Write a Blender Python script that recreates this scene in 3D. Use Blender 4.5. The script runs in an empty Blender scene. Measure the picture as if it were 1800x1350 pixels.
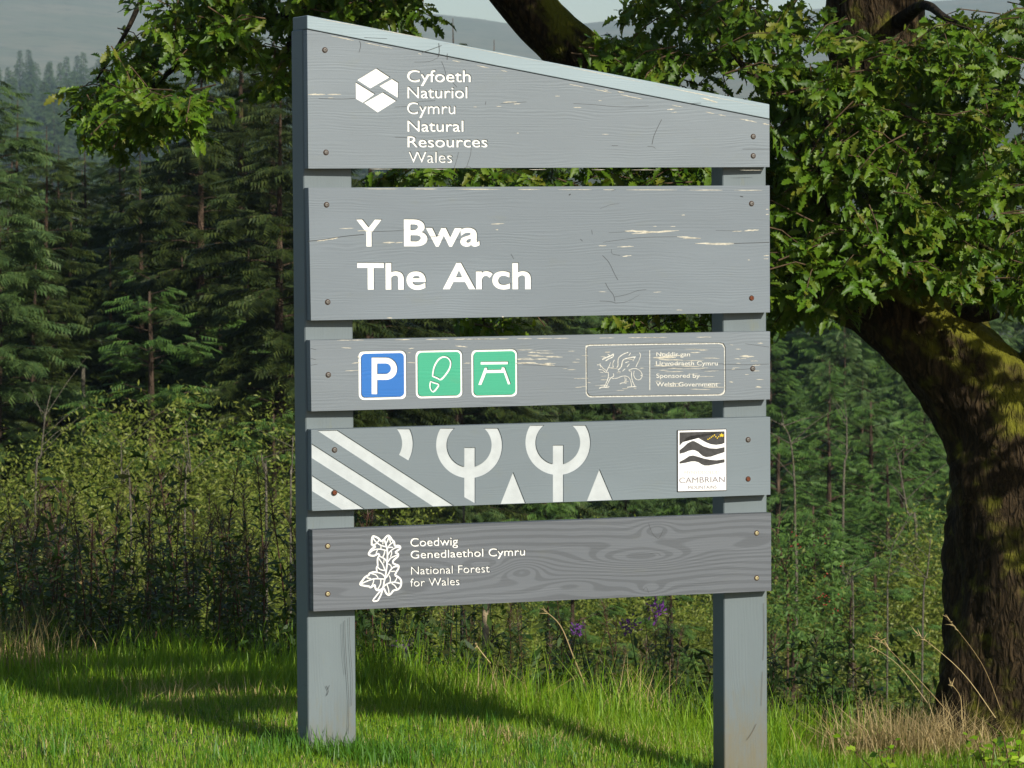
import bpy, bmesh, math, random
import numpy as np
from mathutils import Vector, Matrix

random.seed(7); rng = np.random.default_rng(7)
S = bpy.context.scene
C = S.collection
R = math.radians

# ------------------------------------------------------------------ camera, sky, sun, exposure
F_PX = 6651.125                      # focal length in pixels of the 1800 wide photograph
EYE = Vector((0.0, 0.0, 1.6))
PITCH, ROLL = R(2.8459), R(0.136)
cp, sp = math.cos(PITCH), math.sin(PITCH)
FWD = Vector((0, cp, -sp)); UP0 = Vector((0, sp, cp)); RT0 = Vector((1, 0, 0))
RT = RT0 * math.cos(ROLL) + UP0 * math.sin(ROLL)
UP = UP0 * math.cos(ROLL) - RT0 * math.sin(ROLL)
cam_d = bpy.data.cameras.new('camera'); cam = bpy.data.objects.new('camera', cam_d); C.objects.link(cam)
cam.matrix_world = Matrix(((RT.x, UP.x, -FWD.x, EYE.x), (RT.y, UP.y, -FWD.y, EYE.y), (RT.z, UP.z, -FWD.z, EYE.z), (0, 0, 0, 1)))
cam_d.sensor_width = 36; cam_d.lens = F_PX / 1800 * 36
cam_d.clip_start = 0.5; cam_d.clip_end = 6000
cam_d.dof.use_dof = True; cam_d.dof.focus_distance = 11.2; cam_d.dof.aperture_fstop = 24
S.camera = cam

SUN_EL, SUN_AZ = R(27), R(37)         # azimuth: degrees to the right of straight behind the camera
to_sun = Vector((math.sin(SUN_AZ) * math.cos(SUN_EL), -math.cos(SUN_AZ) * math.cos(SUN_EL), math.sin(SUN_EL)))
sun_d = bpy.data.lights.new('sun', 'SUN'); sun_d.energy = 5.0; sun_d.angle = R(0.55); sun_d.color = (1.0, 0.94, 0.82)
sun = bpy.data.objects.new('sun', sun_d); C.objects.link(sun)
sun.rotation_euler = to_sun.to_track_quat('Z', 'Y').to_euler(); sun.location = (8, -8, 12)
W = bpy.data.worlds.new('World'); S.world = W; W.use_nodes = True
nt = W.node_tree; sky = nt.nodes.new('ShaderNodeTexSky'); sky.sky_type = 'NISHITA'; sky.sun_disc = False
sky.sun_elevation = SUN_EL
sky.sun_rotation = math.atan2(to_sun.x, to_sun.y)
sky.air_density = 1.0; sky.dust_density = 0.6
nt.links.new(sky.outputs[0], nt.nodes['Background'].inputs[0]); nt.nodes['Background'].inputs[1].default_value = 0.092
S.view_settings.view_transform = 'Standard'; S.view_settings.look = 'None'; S.view_settings.gamma = 1
S.view_settings.exposure = 0.12
S.render.engine = 'CYCLES'
S.cycles.use_denoising = True
S.cycles.max_bounces = 3; S.cycles.diffuse_bounces = 2; S.cycles.glossy_bounces = 1; S.cycles.transmission_bounces = 2; S.cycles.volume_bounces = 0; S.cycles.transparent_max_bounces = 6

# ------------------------------------------------------------------ helpers
def at(u, v, d):
    """world point seen at pixel (u, v) of the photograph, at depth d along the world y axis"""
    k = RT * ((u - 900) / F_PX) + UP * (-(v - 675) / F_PX) + FWD
    return EYE + k * (d / k.y)

def project(P):
    """array of points -> pixel u, v"""
    Q = np.asarray(P) - np.array(EYE)
    b = Q @ np.array(FWD)
    return 900 + F_PX * (Q @ np.array(RT)) / b, 675 - F_PX * (Q @ np.array(UP)) / b

def ground_z(x, y):
    x = np.asarray(x, float); y = np.asarray(y, float)
    xx = x + 0.58; tilt = np.where(xx > 0, -0.138 * np.clip(xx, 0, 1.65), -0.005 * np.clip(xx, -2.5, 0)) - .035 * np.clip(y - 11.3, 0, 1.6)
    z = -0.008 + tilt + 0.02 * np.sin(x * 1.7 + 0.5) * np.sin(y * 1.3) * np.clip((y - 11.3), 0, 1)
    e = np.clip(y - 12.95, 0, None)
    drop = np.interp(e, [0, 1, 3, 8, 22, 60, 90, 150, 300, 500, 700, 1000, 1800], [0, .22, .85, 2.4, 5.8, 10.5, 12, 13, 12, 8, 2, -10, -46])
    return z - drop

def setp(o, label=None, cat=None, group=None, kind=None):
    if label: o['label'] = label
    if cat: o['category'] = cat
    if group: o['group'] = group
    if kind: o['kind'] = kind
    return o

def empty(name, loc=(0, 0, 0)):
    o = bpy.data.objects.new(name, None); C.objects.link(o); o.location = loc; o.empty_display_size = 0.1
    return o

def obj(name, me, mat=None, parent=None):
    o = bpy.data.objects.new(name, me); C.objects.link(o)
    if name in ('crack', 'paint_flake'): o['kind'] = 'stuff'
    if mat is not None and not me.materials: me.materials.append(mat)
    if parent is not None: o.parent = parent
    return o

def mesh_np(name, V, faces_list, smooth=False):
    """faces_list: list of integer arrays (n,3) or (n,4)"""
    me = bpy.data.meshes.new(name)
    V = np.asarray(V, np.float32)
    loops = np.concatenate([np.asarray(f, np.int32).ravel() for f in faces_list if len(f)])
    tot = np.concatenate([np.full(len(f), np.asarray(f).shape[1], np.int32) for f in faces_list if len(f)])
    start = np.concatenate([[0], np.cumsum(tot)[:-1]]).astype(np.int32)
    me.vertices.add(len(V)); me.vertices.foreach_set('co', V.ravel())
    me.loops.add(len(loops)); me.loops.foreach_set('vertex_index', loops)
    me.polygons.add(len(tot)); me.polygons.foreach_set('loop_start', start); me.polygons.foreach_set('loop_total', tot)
    if smooth: me.polygons.foreach_set('use_smooth', np.ones(len(tot), bool))
    me.update(calc_edges=True); me.validate()
    return me

class MB:
    """collects vertices and faces"""
    def __init__(s): s.V = []; s.T = []; s.Q = []; s.n = 0
    def add(s, V, T=None, Q=None):
        V = np.asarray(V, float); 
        if T is not None and len(T): s.T.append(np.asarray(T) + s.n)
        if Q is not None and len(Q): s.Q.append(np.asarray(Q) + s.n)
        s.V.append(V); s.n += len(V)
    def box(s, x0, x1, y0, y1, z0, z1):
        V = [(x, y, z) for x in (x0, x1) for y in (y0, y1) for z in (z0, z1)]
        s.add(V, Q=[(0, 1, 3, 2), (4, 6, 7, 5), (0, 4, 5, 1), (2, 3, 7, 6), (0, 2, 6, 4), (1, 5, 7, 3)])
    def mesh(s, name, smooth=False):
        fl = []
        if s.T: fl.append(np.concatenate(s.T))
        if s.Q: fl.append(np.concatenate(s.Q))
        return mesh_np(name, np.concatenate(s.V), fl, smooth)

def catmull(P, n):
    P = np.asarray(P, float); out = []
    for i in range(len(P) - 1):
        p0 = P[max(i - 1, 0)]; p1 = P[i]; p2 = P[i + 1]; p3 = P[min(i + 2, len(P) - 1)]
        for t in np.arange(n) / n:
            out.append(0.5 * ((2 * p1) + (-p0 + p2) * t + (2 * p0 - 5 * p1 + 4 * p2 - p3) * t * t + (-p0 + 3 * p1 - 3 * p2 + p3) * t ** 3))
    out.append(P[-1]); return np.array(out)

def tube(mb, P, rad, n=6, disp=None, cap=True):
    """sweeps a ring of n points along P with radii rad; disp(i, angle, s) scales the radius"""
    P = np.asarray(P, float); m = len(P); rad = np.broadcast_to(np.asarray(rad, float), (m,))
    T = np.gradient(P, axis=0); T /= np.linalg.norm(T, axis=1)[:, None] + 1e-9
    a = np.array([1.0, 0, 0]) if abs(T[0][0]) < 0.8 else np.array([0, 1.0, 0])
    N = a - T[0] * (a @ T[0]); N /= np.linalg.norm(N)
    ang = np.arange(n) / n * 2 * np.pi
    rings = []
    for i in range(m):
        N = N - T[i] * (N @ T[i]); N /= np.linalg.norm(N) + 1e-9
        B = np.cross(T[i], N)
        rr = rad[i] * (np.ones(n) if disp is None else disp(i, ang))
        rings.append(P[i] + np.outer(np.cos(ang) * rr, N) + np.outer(np.sin(ang) * rr, B))
    V = np.concatenate(rings)
    i = np.arange(m - 1)[:, None] * n; j = np.arange(n)[None, :]; j2 = (j + 1) % n
    Q = np.stack([i + j, i + j2, i + n + j2, i + n + j], -1).reshape(-1, 4)
    T_ = None
    if cap:
        V = np.concatenate([V, P[-1:]]); k = (m - 1) * n
        T_ = [(k + q, k + (q + 1) % n, m * n) for q in range(n)]
    mb.add(V, T=T_, Q=Q)

def copy_tree(o, parent=None):
    c = o.copy(); C.objects.link(c); c.parent = parent
    for ch in o.children: copy_tree(ch, c)
    return c

# ------------------------------------------------------------------ materials
def new_mat(name):
    m = bpy.data.materials.new(name); m.use_nodes = True
    t = m.node_tree; b = t.nodes['Principled BSDF']
    return m, t, b

class NT:
    """small node-graph writer"""
    def __init__(s, t): s.t = t
    def node(s, kind, **kw):
        n = s.t.nodes.new(kind)
        for k, v in kw.items(): setattr(n, k, v)
        return n
    def link(s, a, b): s.t.links.new(a, b)
    def val(s, sock, v):
        if hasattr(v, 'is_linked') or isinstance(v, bpy.types.NodeSocket): s.link(v, sock)
        else: sock.default_value = v
    def math(s, op, a, b=0.0, c=None, clamp=False):
        n = s.node('ShaderNodeMath', operation=op, use_clamp=clamp)
        s.val(n.inputs[0], a); s.val(n.inputs[1], b)
        if c is not None: s.val(n.inputs[2], c)
        return n.outputs[0]
    def mix(s, f, a, b, mode='MIX'):
        n = s.node('ShaderNodeMix', data_type='RGBA', blend_type=mode)
        s.val(n.inputs[0], f); s.val(n.inputs[6], a if not isinstance(a, tuple) else (*a, 1)); s.val(n.inputs[7], b if not isinstance(b, tuple) else (*b, 1))
        return n.outputs[2]
    def coords(s, scale=(1, 1, 1), out='Object', loc=(0, 0, 0)):
        tc = s.node('ShaderNodeTexCoord'); mp = s.node('ShaderNodeMapping')
        mp.inputs['Scale'].default_value = scale; mp.inputs['Location'].default_value = loc
        s.link(tc.outputs[out], mp.inputs[0]); return mp.outputs[0]
    def noise(s, vec, scale=5, detail=3, rough=0.55, dist=0.0):
        n = s.node('ShaderNodeTexNoise'); s.link(vec, n.inputs['Vector'])
        n.inputs['Scale'].default_value = scale; n.inputs['Detail'].default_value = detail
        n.inputs['Roughness'].default_value = rough; n.inputs['Distortion'].default_value = dist
        return n.outputs['Fac']
    def ramp(s, f, stops):
        n = s.node('ShaderNodeValToRGB'); s.link(f, n.inputs[0]); cr = n.color_ramp
        while len(cr.elements) < len(stops): cr.elements.new(0.5)
        for e, (p, c) in zip(cr.elements, stops):
            e.position = p; e.color = (*c, 1) if isinstance(c, tuple) else (c, c, c, 1)
        return n.outputs[0]
    def smooth(s, f, a, b):
        n = s.node('ShaderNodeMapRange', interpolation_type='SMOOTHSTEP'); s.link(f, n.inputs[0])
        n.inputs[1].default_value = a; n.inputs[2].default_value = b
        return n.outputs[0]
    def bump(s, h, dist, strength=1.0):
        n = s.node('ShaderNodeBump'); n.inputs['Distance'].default_value = dist; n.inputs['Strength'].default_value = strength
        s.link(h, n.inputs['Height']); return n.outputs[0]

def plain(name, col, rough=0.6, spec=0.4, var=0.0, vscale=20):
    m, t, b = new_mat(name); g = NT(t)
    b.inputs['Roughness'].default_value = rough; b.inputs['Specular IOR Level'].default_value = spec
    if var:
        n = g.noise(g.coords(), vscale, 4)
        c = g.mix(g.smooth(n, 0.3, 0.7), tuple(x * (1 - var) for x in col), tuple(min(1, x * (1 + var)) for x in col))
        g.link(c, b.inputs['Base Color'])
    else: b.inputs['Base Color'].default_value = (*col, 1)
    return m

def painted_wood(name, col, grain=0.10, flake=0.0, bump=0.0006, vertical=False, seed=0.0, figure=0.0, dirt=0.12, algae=0.10):
    """weathered paint over softwood: growth-ring lines swept round knots, flaked slivers of bare timber"""
    m, t, b = new_mat(name); g = NT(t)
    sc = (1, 1, 1) if not vertical else (1, 1, 1)
    base = g.coords(loc=(seed, 0, seed * 0.37))
    sep = g.node('ShaderNodeSeparateXYZ'); g.link(base, sep.inputs[0])
    lon, acr = (sep.outputs[0], sep.outputs[2]) if not vertical else (sep.outputs[2], sep.outputs[0])
    def vec(a, c):
        n = g.node('ShaderNodeCombineXYZ'); g.link(g.math('MULTIPLY', lon, a), n.inputs[0]); g.link(g.math('MULTIPLY', acr, c), n.inputs[2]); return n.outputs[0]
    warp = g.noise(vec(2.6, 7.0), 1.0, 2, 0.5)
    warp2 = g.noise(vec(9, 22), 1.0, 2, 0.5)
    h = g.math('ADD', acr, g.math('ADD', g.math('MULTIPLY', g.math('SUBTRACT', warp, 0.5), 0.055), g.math('MULTIPLY', g.math('SUBTRACT', warp2, .5), 0.008)))
    am = g.smooth(g.noise(vec(3.5, 30), 1.0, 3, .6), .38, .68); ph_ = g.math('MULTIPLY', g.noise(vec(1.5, 45), 1.0, 3, .6), 14.0)
    rings = g.math('MULTIPLY_ADD', g.math('MULTIPLY', g.math('SINE', g.math('ADD', g.math('MULTIPLY', h, 700.0), ph_)), am), 0.5, 0.5)
    fine = g.noise(vec(6, 900), 1.0, 3, 0.6)
    blot = g.noise(vec(3, 9), 1.0, 4, 0.6)
    height = g.math('ADD', g.math('MULTIPLY', rings, 0.7), g.math('MULTIPLY', fine, 0.8))
    c = g.mix(rings, tuple(x * (1 - grain * .9) for x in col), tuple(x * (1 + grain * 0.6) for x in col))
    c = g.mix(g.math('MULTIPLY', g.smooth(fine, 0.45, 0.75), grain * 1.3), c, tuple(x * 0.55 for x in col))
    c = g.mix(g.math('MULTIPLY', g.smooth(blot, 0.35, 0.75), dirt), c, tuple(x * 0.72 for x in col))
    if figure:
        # growth rings swept round knots: contours of height plus a bump at every knot
        tc0 = g.node('ShaderNodeTexCoord'); sp0 = g.node('ShaderNodeSeparateXYZ'); g.link(tc0.outputs['Object'], sp0.inputs[0])
        X0, Z0 = sp0.outputs[0], sp0.outputs[2]
        wv = g.noise(vec(2.2, 6.0), 1.0, 3, .5)
        phi = g.math('ADD', g.math('MULTIPLY', Z0, 1.0), g.math('MULTIPLY', g.math('SUBTRACT', wv, .5), .05))
        for (kx, kz, sx, sz, A) in ((1.02, .520, .19, .030, .085), (1.07, .605, .05, .020, -.05), (1.05, .425, .05, .018, .035), (.64, .500, .07, .028, -.075), (.53, .515, .10, .020, .05), (.20, .445, .20, .016, .03), (1.36, .540, .12, .02, .03), (.80, .45, .10, .02, -.03)):
            ex = g.math('POWER', g.math('DIVIDE', g.math('SUBTRACT', X0, kx), sx), 2.0); ez = g.math('POWER', g.math('DIVIDE', g.math('SUBTRACT', Z0, kz), sz), 2.0)
            phi = g.math('ADD', phi, g.math('MULTIPLY', g.math('EXPONENT', g.math('MULTIPLY', g.math('ADD', ex, ez), -1.0)), A))
        fg = g.math('MULTIPLY_ADD', g.math('SINE', g.math('MULTIPLY', phi, 310.0)), 0.5, 0.5)
        c = g.mix(g.math('MULTIPLY', g.smooth(fg, 0.38, 0.80), figure), c, tuple(x * 0.50 for x in col))
    big = g.noise(vec(1.1, 3.2), 1.0, 3, 0.6)
    c = g.mix(g.math('MULTIPLY', g.smooth(big, 0.55, 0.25), 0.22), c, tuple(min(1, x * 1.55) for x in col))
    spk = g.noise(vec(55, 160), 1.0, 3, 0.7)
    c = g.mix(g.math('MULTIPLY', g.smooth(spk, 0.60, 0.78), 0.30), c, tuple(x * .55 for x in col))
    c = g.mix(g.math('MULTIPLY', g.smooth(g.noise(vec(7, 18), 1.0, 4, .65), 0.56, 0.75), algae), c, (0.17, 0.175, 0.09))
    if vertical:
        low = g.math('MULTIPLY', g.smooth(g.math('ADD', sep.outputs[2], g.math('MULTIPLY', g.noise(vec(14, 60), 1.0, 4, .7), .5)), seed * .37 + .42, seed * .37 + .05), .75)
        c = g.mix(low, c, (0.16, 0.135, 0.075))
    if flake:
        fn = g.noise(vec(16, 330), 1.0, 3, 0.65); fz = g.noise(vec(2.2, 9), 1.0, 2)
        mask = g.math('GREATER_THAN', g.math('ADD', fn, g.math('MULTIPLY', fz, 0.35)), 0.985 - flake)
        c = g.mix(mask, c, (0.50, 0.47, 0.39))
        height = g.math('SUBTRACT', height, g.math('MULTIPLY', mask, 0.8))
    g.link(c, b.inputs['Base Color'])
    b.inputs['Roughness'].default_value = 0.62; b.inputs['Specular IOR Level'].default_value = 0.35
    g.link(g.bump(height, bump * .8), b.inputs['Normal'])
    return m

def leafy(name, cols, rough=0.45, trans=0.3, spec=0.5, sat=1.0):
    """foliage: colour varies leaf by leaf, some light passes through"""
    m, t, b = new_mat(name); g = NT(t)
    ge = g.node('ShaderNodeNewGeometry'); oi = g.node('ShaderNodeObjectInfo')
    r = g.math('FRACT', g.math('ADD', ge.outputs['Random Per Island'], g.math('MULTIPLY', oi.outputs['Random'], 0.93)))
    k = len(cols) - 1
    c = g.ramp(r, [(i / max(k, 1), cols[i]) for i in range(len(cols))])
    hv = g.node('ShaderNodeHueSaturation'); g.link(c, hv.inputs['Color'])
    g.link(g.math('MULTIPLY_ADD', oi.outputs['Random'], 0.35, 0.83), hv.inputs['Value'])
    g.link(hv.outputs[0], b.inputs['Base Color'])
    b.inputs['Roughness'].default_value = rough; b.inputs['Specular IOR Level'].default_value = spec
    tr = g.node('ShaderNodeBsdfTranslucent'); mx = g.node('ShaderNodeMixShader'); mx.inputs[0].default_value = trans
    tint = g.mix(0.5, hv.outputs[0], (0.30, 0.36, 0.03))
    g.link(tint, tr.inputs[0]); g.link(b.outputs[0], mx.inputs[1]); g.link(tr.outputs[0], mx.inputs[2])
    g.link(mx.outputs[0], t.nodes['Material Output'].inputs[0])
    return m

def bark_mat(name, dark, light, moss=0.0, scale=1.0, mosscol=(0.11, 0.115, 0.012)):
    m, t, b = new_mat(name); g = NT(t)
    v0 = g.coords((14 * scale, 14 * scale, 4.5 * scale)); wn_ = g.node('ShaderNodeTexNoise'); g.link(v0, wn_.inputs['Vector']); wn_.inputs['Scale'].default_value = .9; wn_.inputs['Detail'].default_value = 4
    vm = g.node('ShaderNodeVectorMath', operation='MULTIPLY_ADD'); g.link(wn_.outputs['Color'], vm.inputs[0]); vm.inputs[1].default_value = (1.6, 1.6, 1.6); g.link(v0, vm.inputs[2]); v = vm.outputs[0]
    n1 = g.noise(v, 1.6, 6, 0.65, 0.4); n2 = g.noise(g.coords(), 5 * scale, 5, 0.6)
    vo = g.node('ShaderNodeTexVoronoi', feature='DISTANCE_TO_EDGE'); g.link(v, vo.inputs['Vector']); vo.inputs['Scale'].default_value = 1.5
    crack = g.math('MULTIPLY_ADD', g.smooth(vo.outputs['Distance'], 0.0, 0.30), .6, .4)
    c = g.mix(g.smooth(n1, 0.3, 0.7), dark, light)
    c = g.mix(crack, tuple(x * 0.45 for x in dark), c)
    if moss:
        c = g.mix(g.math('MULTIPLY', g.smooth(n2, 0.60 - 0.2 * moss, 0.80 - 0.1 * moss), 0.75), c, mosscol)
    if moss > .3:
        ge = g.node('ShaderNodeNewGeometry'); sx = g.node('ShaderNodeSeparateXYZ'); g.link(ge.outputs['Normal'], sx.inputs[0])
        top = g.math('MULTIPLY', g.smooth(g.math('ADD', sx.outputs[2], g.math('MULTIPLY', g.math('SUBTRACT', n2, .5), 1.4)), .05, .55), .9)
        c = g.mix(top, c, (0.15, 0.15, 0.014))
    g.link(c, b.inputs['Base Color']); b.inputs['Roughness'].default_value = 0.9; b.inputs['Specular IOR Level'].default_value = 0.15
    h = g.math('ADD', g.math('MULTIPLY', crack, 0.8), n1)
    g.link(g.bump(h, 0.035 / scale, 1.0), b.inputs['Normal'])
    return m

M = {}
GREY = (0.158, 0.187, 0.214)
M['grey'] = painted_wood('grey_paint', GREY, 0.09, 0.0, 0.0005, seed=0.3)
M['grey_worn'] = painted_wood('grey_paint_worn', (0.162, 0.188, 0.212), 0.10, 0.014, 0.0005, seed=1.9)
M['grey_top'] = painted_wood('grey_paint_top', (0.176, 0.206, 0.232), 0.10, 0.0, 0.0006, seed=3.1)
M['grey_new'] = painted_wood('grey_paint_fresh', (0.150, 0.183, 0.205), 0.05, 0.0, 0.0003, seed=4.4, dirt=0.06)
M['grey_dark'] = painted_wood('dark_grey_paint', (0.118, 0.130, 0.148), 0.07, 0.0, 0.0004, seed=5.2, figure=0.48)
M['cap'] = painted_wood('pale_blue_grey_paint', (0.265, 0.335, 0.370), 0.06, 0.0, 0.0004, seed=6.0)
M['post'] = painted_wood('post_paint', (0.138, 0.170, 0.184), 0.05, 0.0, 0.0003, vertical=True, seed=7.7, dirt=0.3, algae=.38)
M['white'] = plain('white_paint', (0.80, 0.80, 0.77), 0.55, 0.3, 0.05, 60)
M['band'] = plain('pale_grey_paint', (0.45, 0.485, 0.50), 0.6, 0.3, 0.06, 25)
M['cream'] = plain('bare_timber', (0.50, 0.47, 0.39), 0.8, 0.2, 0.2, 90)
M['crack'] = plain('timber_crack', (0.055, 0.055, 0.055), 0.9, 0.1)
M['worn_white'] = plain('worn_white_paint', (0.56, 0.55, 0.50), 0.7, 0.2, 0.25, 220)
M['blue'] = painted_wood('blue_paint', (0.018, 0.135, 0.44), 0.07, 0.006, 0.0004, seed=1.9, dirt=0.05)
M['green'] = painted_wood('green_paint', (0.042, 0.34, 0.205), 0.06, 0.0, 0.0004, seed=1.9, dirt=0.05)
M['plaque_white'] = plain('plaque_white', (0.82, 0.82, 0.82), 0.35, 0.4)
M['plaque_black'] = plain('plaque_black', (0.035, 0.035, 0.037), 0.4, 0.4, 0.3, 80)
M['plaque_grey'] = plain('plaque_grey_print', (0.22, 0.20, 0.22), 0.5, 0.3)
M['plaque_pale'] = plain('plaque_pale_print', (0.45, 0.43, 0.43), 0.5, 0.3)
M['yellow'] = plain('plaque_yellow', (0.75, 0.52, 0.02), 0.5, 0.3)
M['screw'] = plain('weathered_screw', (0.14, 0.13, 0.12), 0.6, 0.4); M['screw'].node_tree.nodes['Principled BSDF'].inputs['Metallic'].default_value = 0.6
M['screw_rust'] = plain('rusty_screw', (0.16, 0.05, 0.025), 0.8, 0.2, 0.3, 300)
M['screw_gold'] = plain('brass_screw', (0.36, 0.31, 0.18), 0.6, 0.3); M['screw_gold'].node_tree.nodes['Principled BSDF'].inputs['Metallic'].default_value = 0.5
M['hole'] = plain('screw_hole_rim', (0.06, 0.04, 0.03), 0.9, 0.1)
M['oak_leaf'] = leafy('oak_leaf', [(0.034, 0.088, 0.004), (0.058, 0.132, 0.006), (0.092, 0.180, 0.008), (0.045, 0.106, 0.005), (0.140, 0.225, 0.014), (0.076, 0.152, 0.007), (0.17, 0.18, 0.02)], 0.48, 0.25, 0.36)
M['oak_bark'] = bark_mat('oak_bark', (0.020, 0.014, 0.008), (0.082, 0.055, 0.027), 0.5, 2.0)
M['oak_limb'] = bark_mat('oak_limb_bark', (0.022, 0.018, 0.013), (0.060, 0.045, 0.028), 0.2)
M['twig'] = plain('twig_bark', (0.09, 0.06, 0.035), 0.85, 0.2, 0.3, 60)
M['spruce'] = leafy('spruce_needles', [(0.015, 0.030, 0.006), (0.028, 0.048, 0.009), (0.055, 0.074, 0.013), (0.022, 0.038, 0.008)], 0.6, 0.12, 0.3)
M['spruce_blue'] = leafy('spruce_needles_bluish', [(0.038, 0.078, 0.020), (0.068, 0.120, 0.036), (0.055, 0.098, 0.022), (0.095, 0.140, 0.040)], 0.6, 0.12, 0.3)
M['spruce_young'] = leafy('young_spruce_needles', [(0.045, 0.110, 0.018), (0.072, 0.145, 0.024), (0.095, 0.170, 0.032), (0.055, 0.12, 0.03)], 0.6, 0.15, 0.3)
M['spruce_bark'] = bark_mat('spruce_bark', (0.05, 0.035, 0.024), (0.15, 0.10, 0.07), 0.1, 0.6)
M['willow'] = leafy('willow_leaf', [(0.095, 0.140, 0.016), (0.145, 0.190, 0.024), (0.180, 0.215, 0.034), (0.220, 0.235, 0.045)], 0.5, 0.25, 0.35)
M['pale_bark'] = bark_mat('pale_sapling_bark', (0.10, 0.09, 0.065), (0.26, 0.23, 0.18), 0.15, 3.0)
M['willow_bark'] = plain('willow_bark', (0.12, 0.10, 0.065), .85, .2, .3, 20)
M['herb'] = leafy('willowherb_leaf', [(0.016, 0.042, 0.010), (0.026, 0.060, 0.012), (0.038, 0.075, 0.014), (0.060, 0.062, 0.018)], 0.55, 0.2, 0.3)
M['herb_stem'] = plain('willowherb_stem', (0.075, 0.035, 0.025), 0.7, 0.2, 0.3, 30)
M['seed'] = leafy('willowherb_seed_head', [(0.07, 0.035, 0.03), (0.10, 0.05, 0.04), (0.13, 0.08, 0.07), (0.22, 0.18, 0.17)], 0.8, 0.2, 0.1)
M['grass'] = leafy('lawn_grass', [(0.082, 0.198, 0.005), (0.125, 0.272, 0.007), (0.185, 0.335, 0.009), (0.275, 0.385, 0.026), (0.102, 0.232, 0.006)], 0.5, 0.3, 0.35)
M['tuft'] = leafy('lush_tuft', [(0.035, 0.125, 0.008), (0.055, 0.165, 0.010), (0.085, 0.205, 0.012), (0.045, 0.14, 0.012)], .45, .3, .4)
M['straw'] = leafy('dry_grass', [(0.42, 0.31, 0.14), (0.56, 0.44, 0.22), (0.36, 0.25, 0.11), (0.62, 0.50, 0.28)], 0.7, 0.2, 0.2)
M['purple'] = leafy('purple_petals', [(0.13, 0.03, 0.24), (0.20, 0.05, 0.32), (0.10, 0.03, 0.20)], 0.6, 0.25, 0.2)
M['berry'] = plain('red_berries', (0.32, 0.02, 0.015), 0.4, 0.5)
M['guard'] = plain('green_plastic_wire', (0.01, 0.10, 0.06), 0.5, 0.4)
M['stake'] = plain('pale_timber_stake', (0.42, 0.33, 0.20), 0.8, 0.2, 0.2, 30)

# ------------------------------------------------------------------ setting: ground, hills
def ground_mat():
    m, t, b = new_mat('soil_and_turf'); g = NT(t)
    n = g.noise(g.coords(), 3.0, 5); n2 = g.noise(g.coords(), 40, 4)
    c = g.mix(g.smooth(n, 0.35, 0.65), (0.035, 0.060, 0.012), (0.075, 0.070, 0.028))
    c = g.mix(g.math('MULTIPLY', g.smooth(n2, 0.4, 0.7), 0.5), c, (0.03, 0.03, 0.012))
    g.link(c, b.inputs['Base Color']); b.inputs['Roughness'].default_value = 0.95
    g.link(g.bump(n2, 0.02), b.inputs['Normal'])
    return m
ys = np.concatenate([np.arange(-12, 9, 1.5), np.arange(9, 20, 0.25), np.arange(20, 60, 2), np.arange(60, 200, 10), np.arange(200, 1851, 50)])
t_ = np.linspace(-1, 1, 61)
GV = []
for y in ys:
    half = max(14, 0.45 * y + 8)
    x = t_ * half if y > 20 else np.sign(t_) * np.abs(t_) ** 1.6 * half
    GV.append(np.stack([x, np.full(61, y), ground_z(x, y)], -1))
nr = len(ys); i = np.arange(nr - 1)[:, None] * 61; j = np.arange(60)[None, :]
GQ = np.stack([i + j, i + j + 1, i + 61 + j + 1, i + 61 + j], -1).reshape(-1, 4)
o = obj('ground', mesh_np('ground', np.concatenate(GV), [GQ], True), ground_mat()); setp(o, kind='structure')

def hill_mat():
    m, t, b = new_mat('moorland'); g = NT(t)
    n = g.noise(g.coords((1, 1, 1)), 0.012, 5, 0.6); n2 = g.noise(g.coords((1, 1, 3)), 0.06, 4, 0.6)
    c = g.mix(g.smooth(n, 0.35, 0.65), (0.20, 0.185, 0.11), (0.14, 0.15, 0.08))
    c = g.mix(g.math('MULTIPLY', g.smooth(n2, 0.5, 0.7), 0.55), c, (0.06, 0.065, 0.03))
    g.link(c, b.inputs['Base Color']); b.inputs['Roughness'].default_value = 0.95
    return m
def hill_z(x, y):
    # crest given by the photograph's skyline, seen at the crest line y = 1700
    u = 900 + F_PX * x / 3600.0
    v = np.interp(u, [-3500, -800, 0, 250, 500, 740, 850, 920, 1000, 1060, 1200, 1440, 1700, 2100, 3000, 5500],
                  [-190, -160, -75, -45, 0, 22, 34, 46, 44, 36, 28, 14, -4, -30, 10, 60])
    crest = 1.6 + (344 - v) / F_PX * 3600
    s = np.clip((y - 1700) / 1900, 0, 1)
    prof = s ** 1.25
    back = np.clip((y - 3600) / 1100, 0, 1)
    return 25 + (crest - 25) * prof * (1 - 0.35 * back) + 1.2 * np.sin(x * 0.013 + y * 0.02) * s * (1 - s) * 4
hy = np.linspace(1680, 4100, 60); hx = np.linspace(-1900, 1900, 121)
X, Y = np.meshgrid(hx, hy); Z = hill_z(X, Y); Z[0] -= 60
i = np.arange(59)[:, None] * 121; j = np.arange(120)[None, :]
o = obj('hill', mesh_np('hill', np.stack([X, Y, Z], -1).reshape(-1, 3), [np.stack([i + j, i + j + 1, i + 122 + j, i + 121 + j], -1).reshape(-1, 4)], True), hill_mat()); setp(o, kind='structure')

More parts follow.
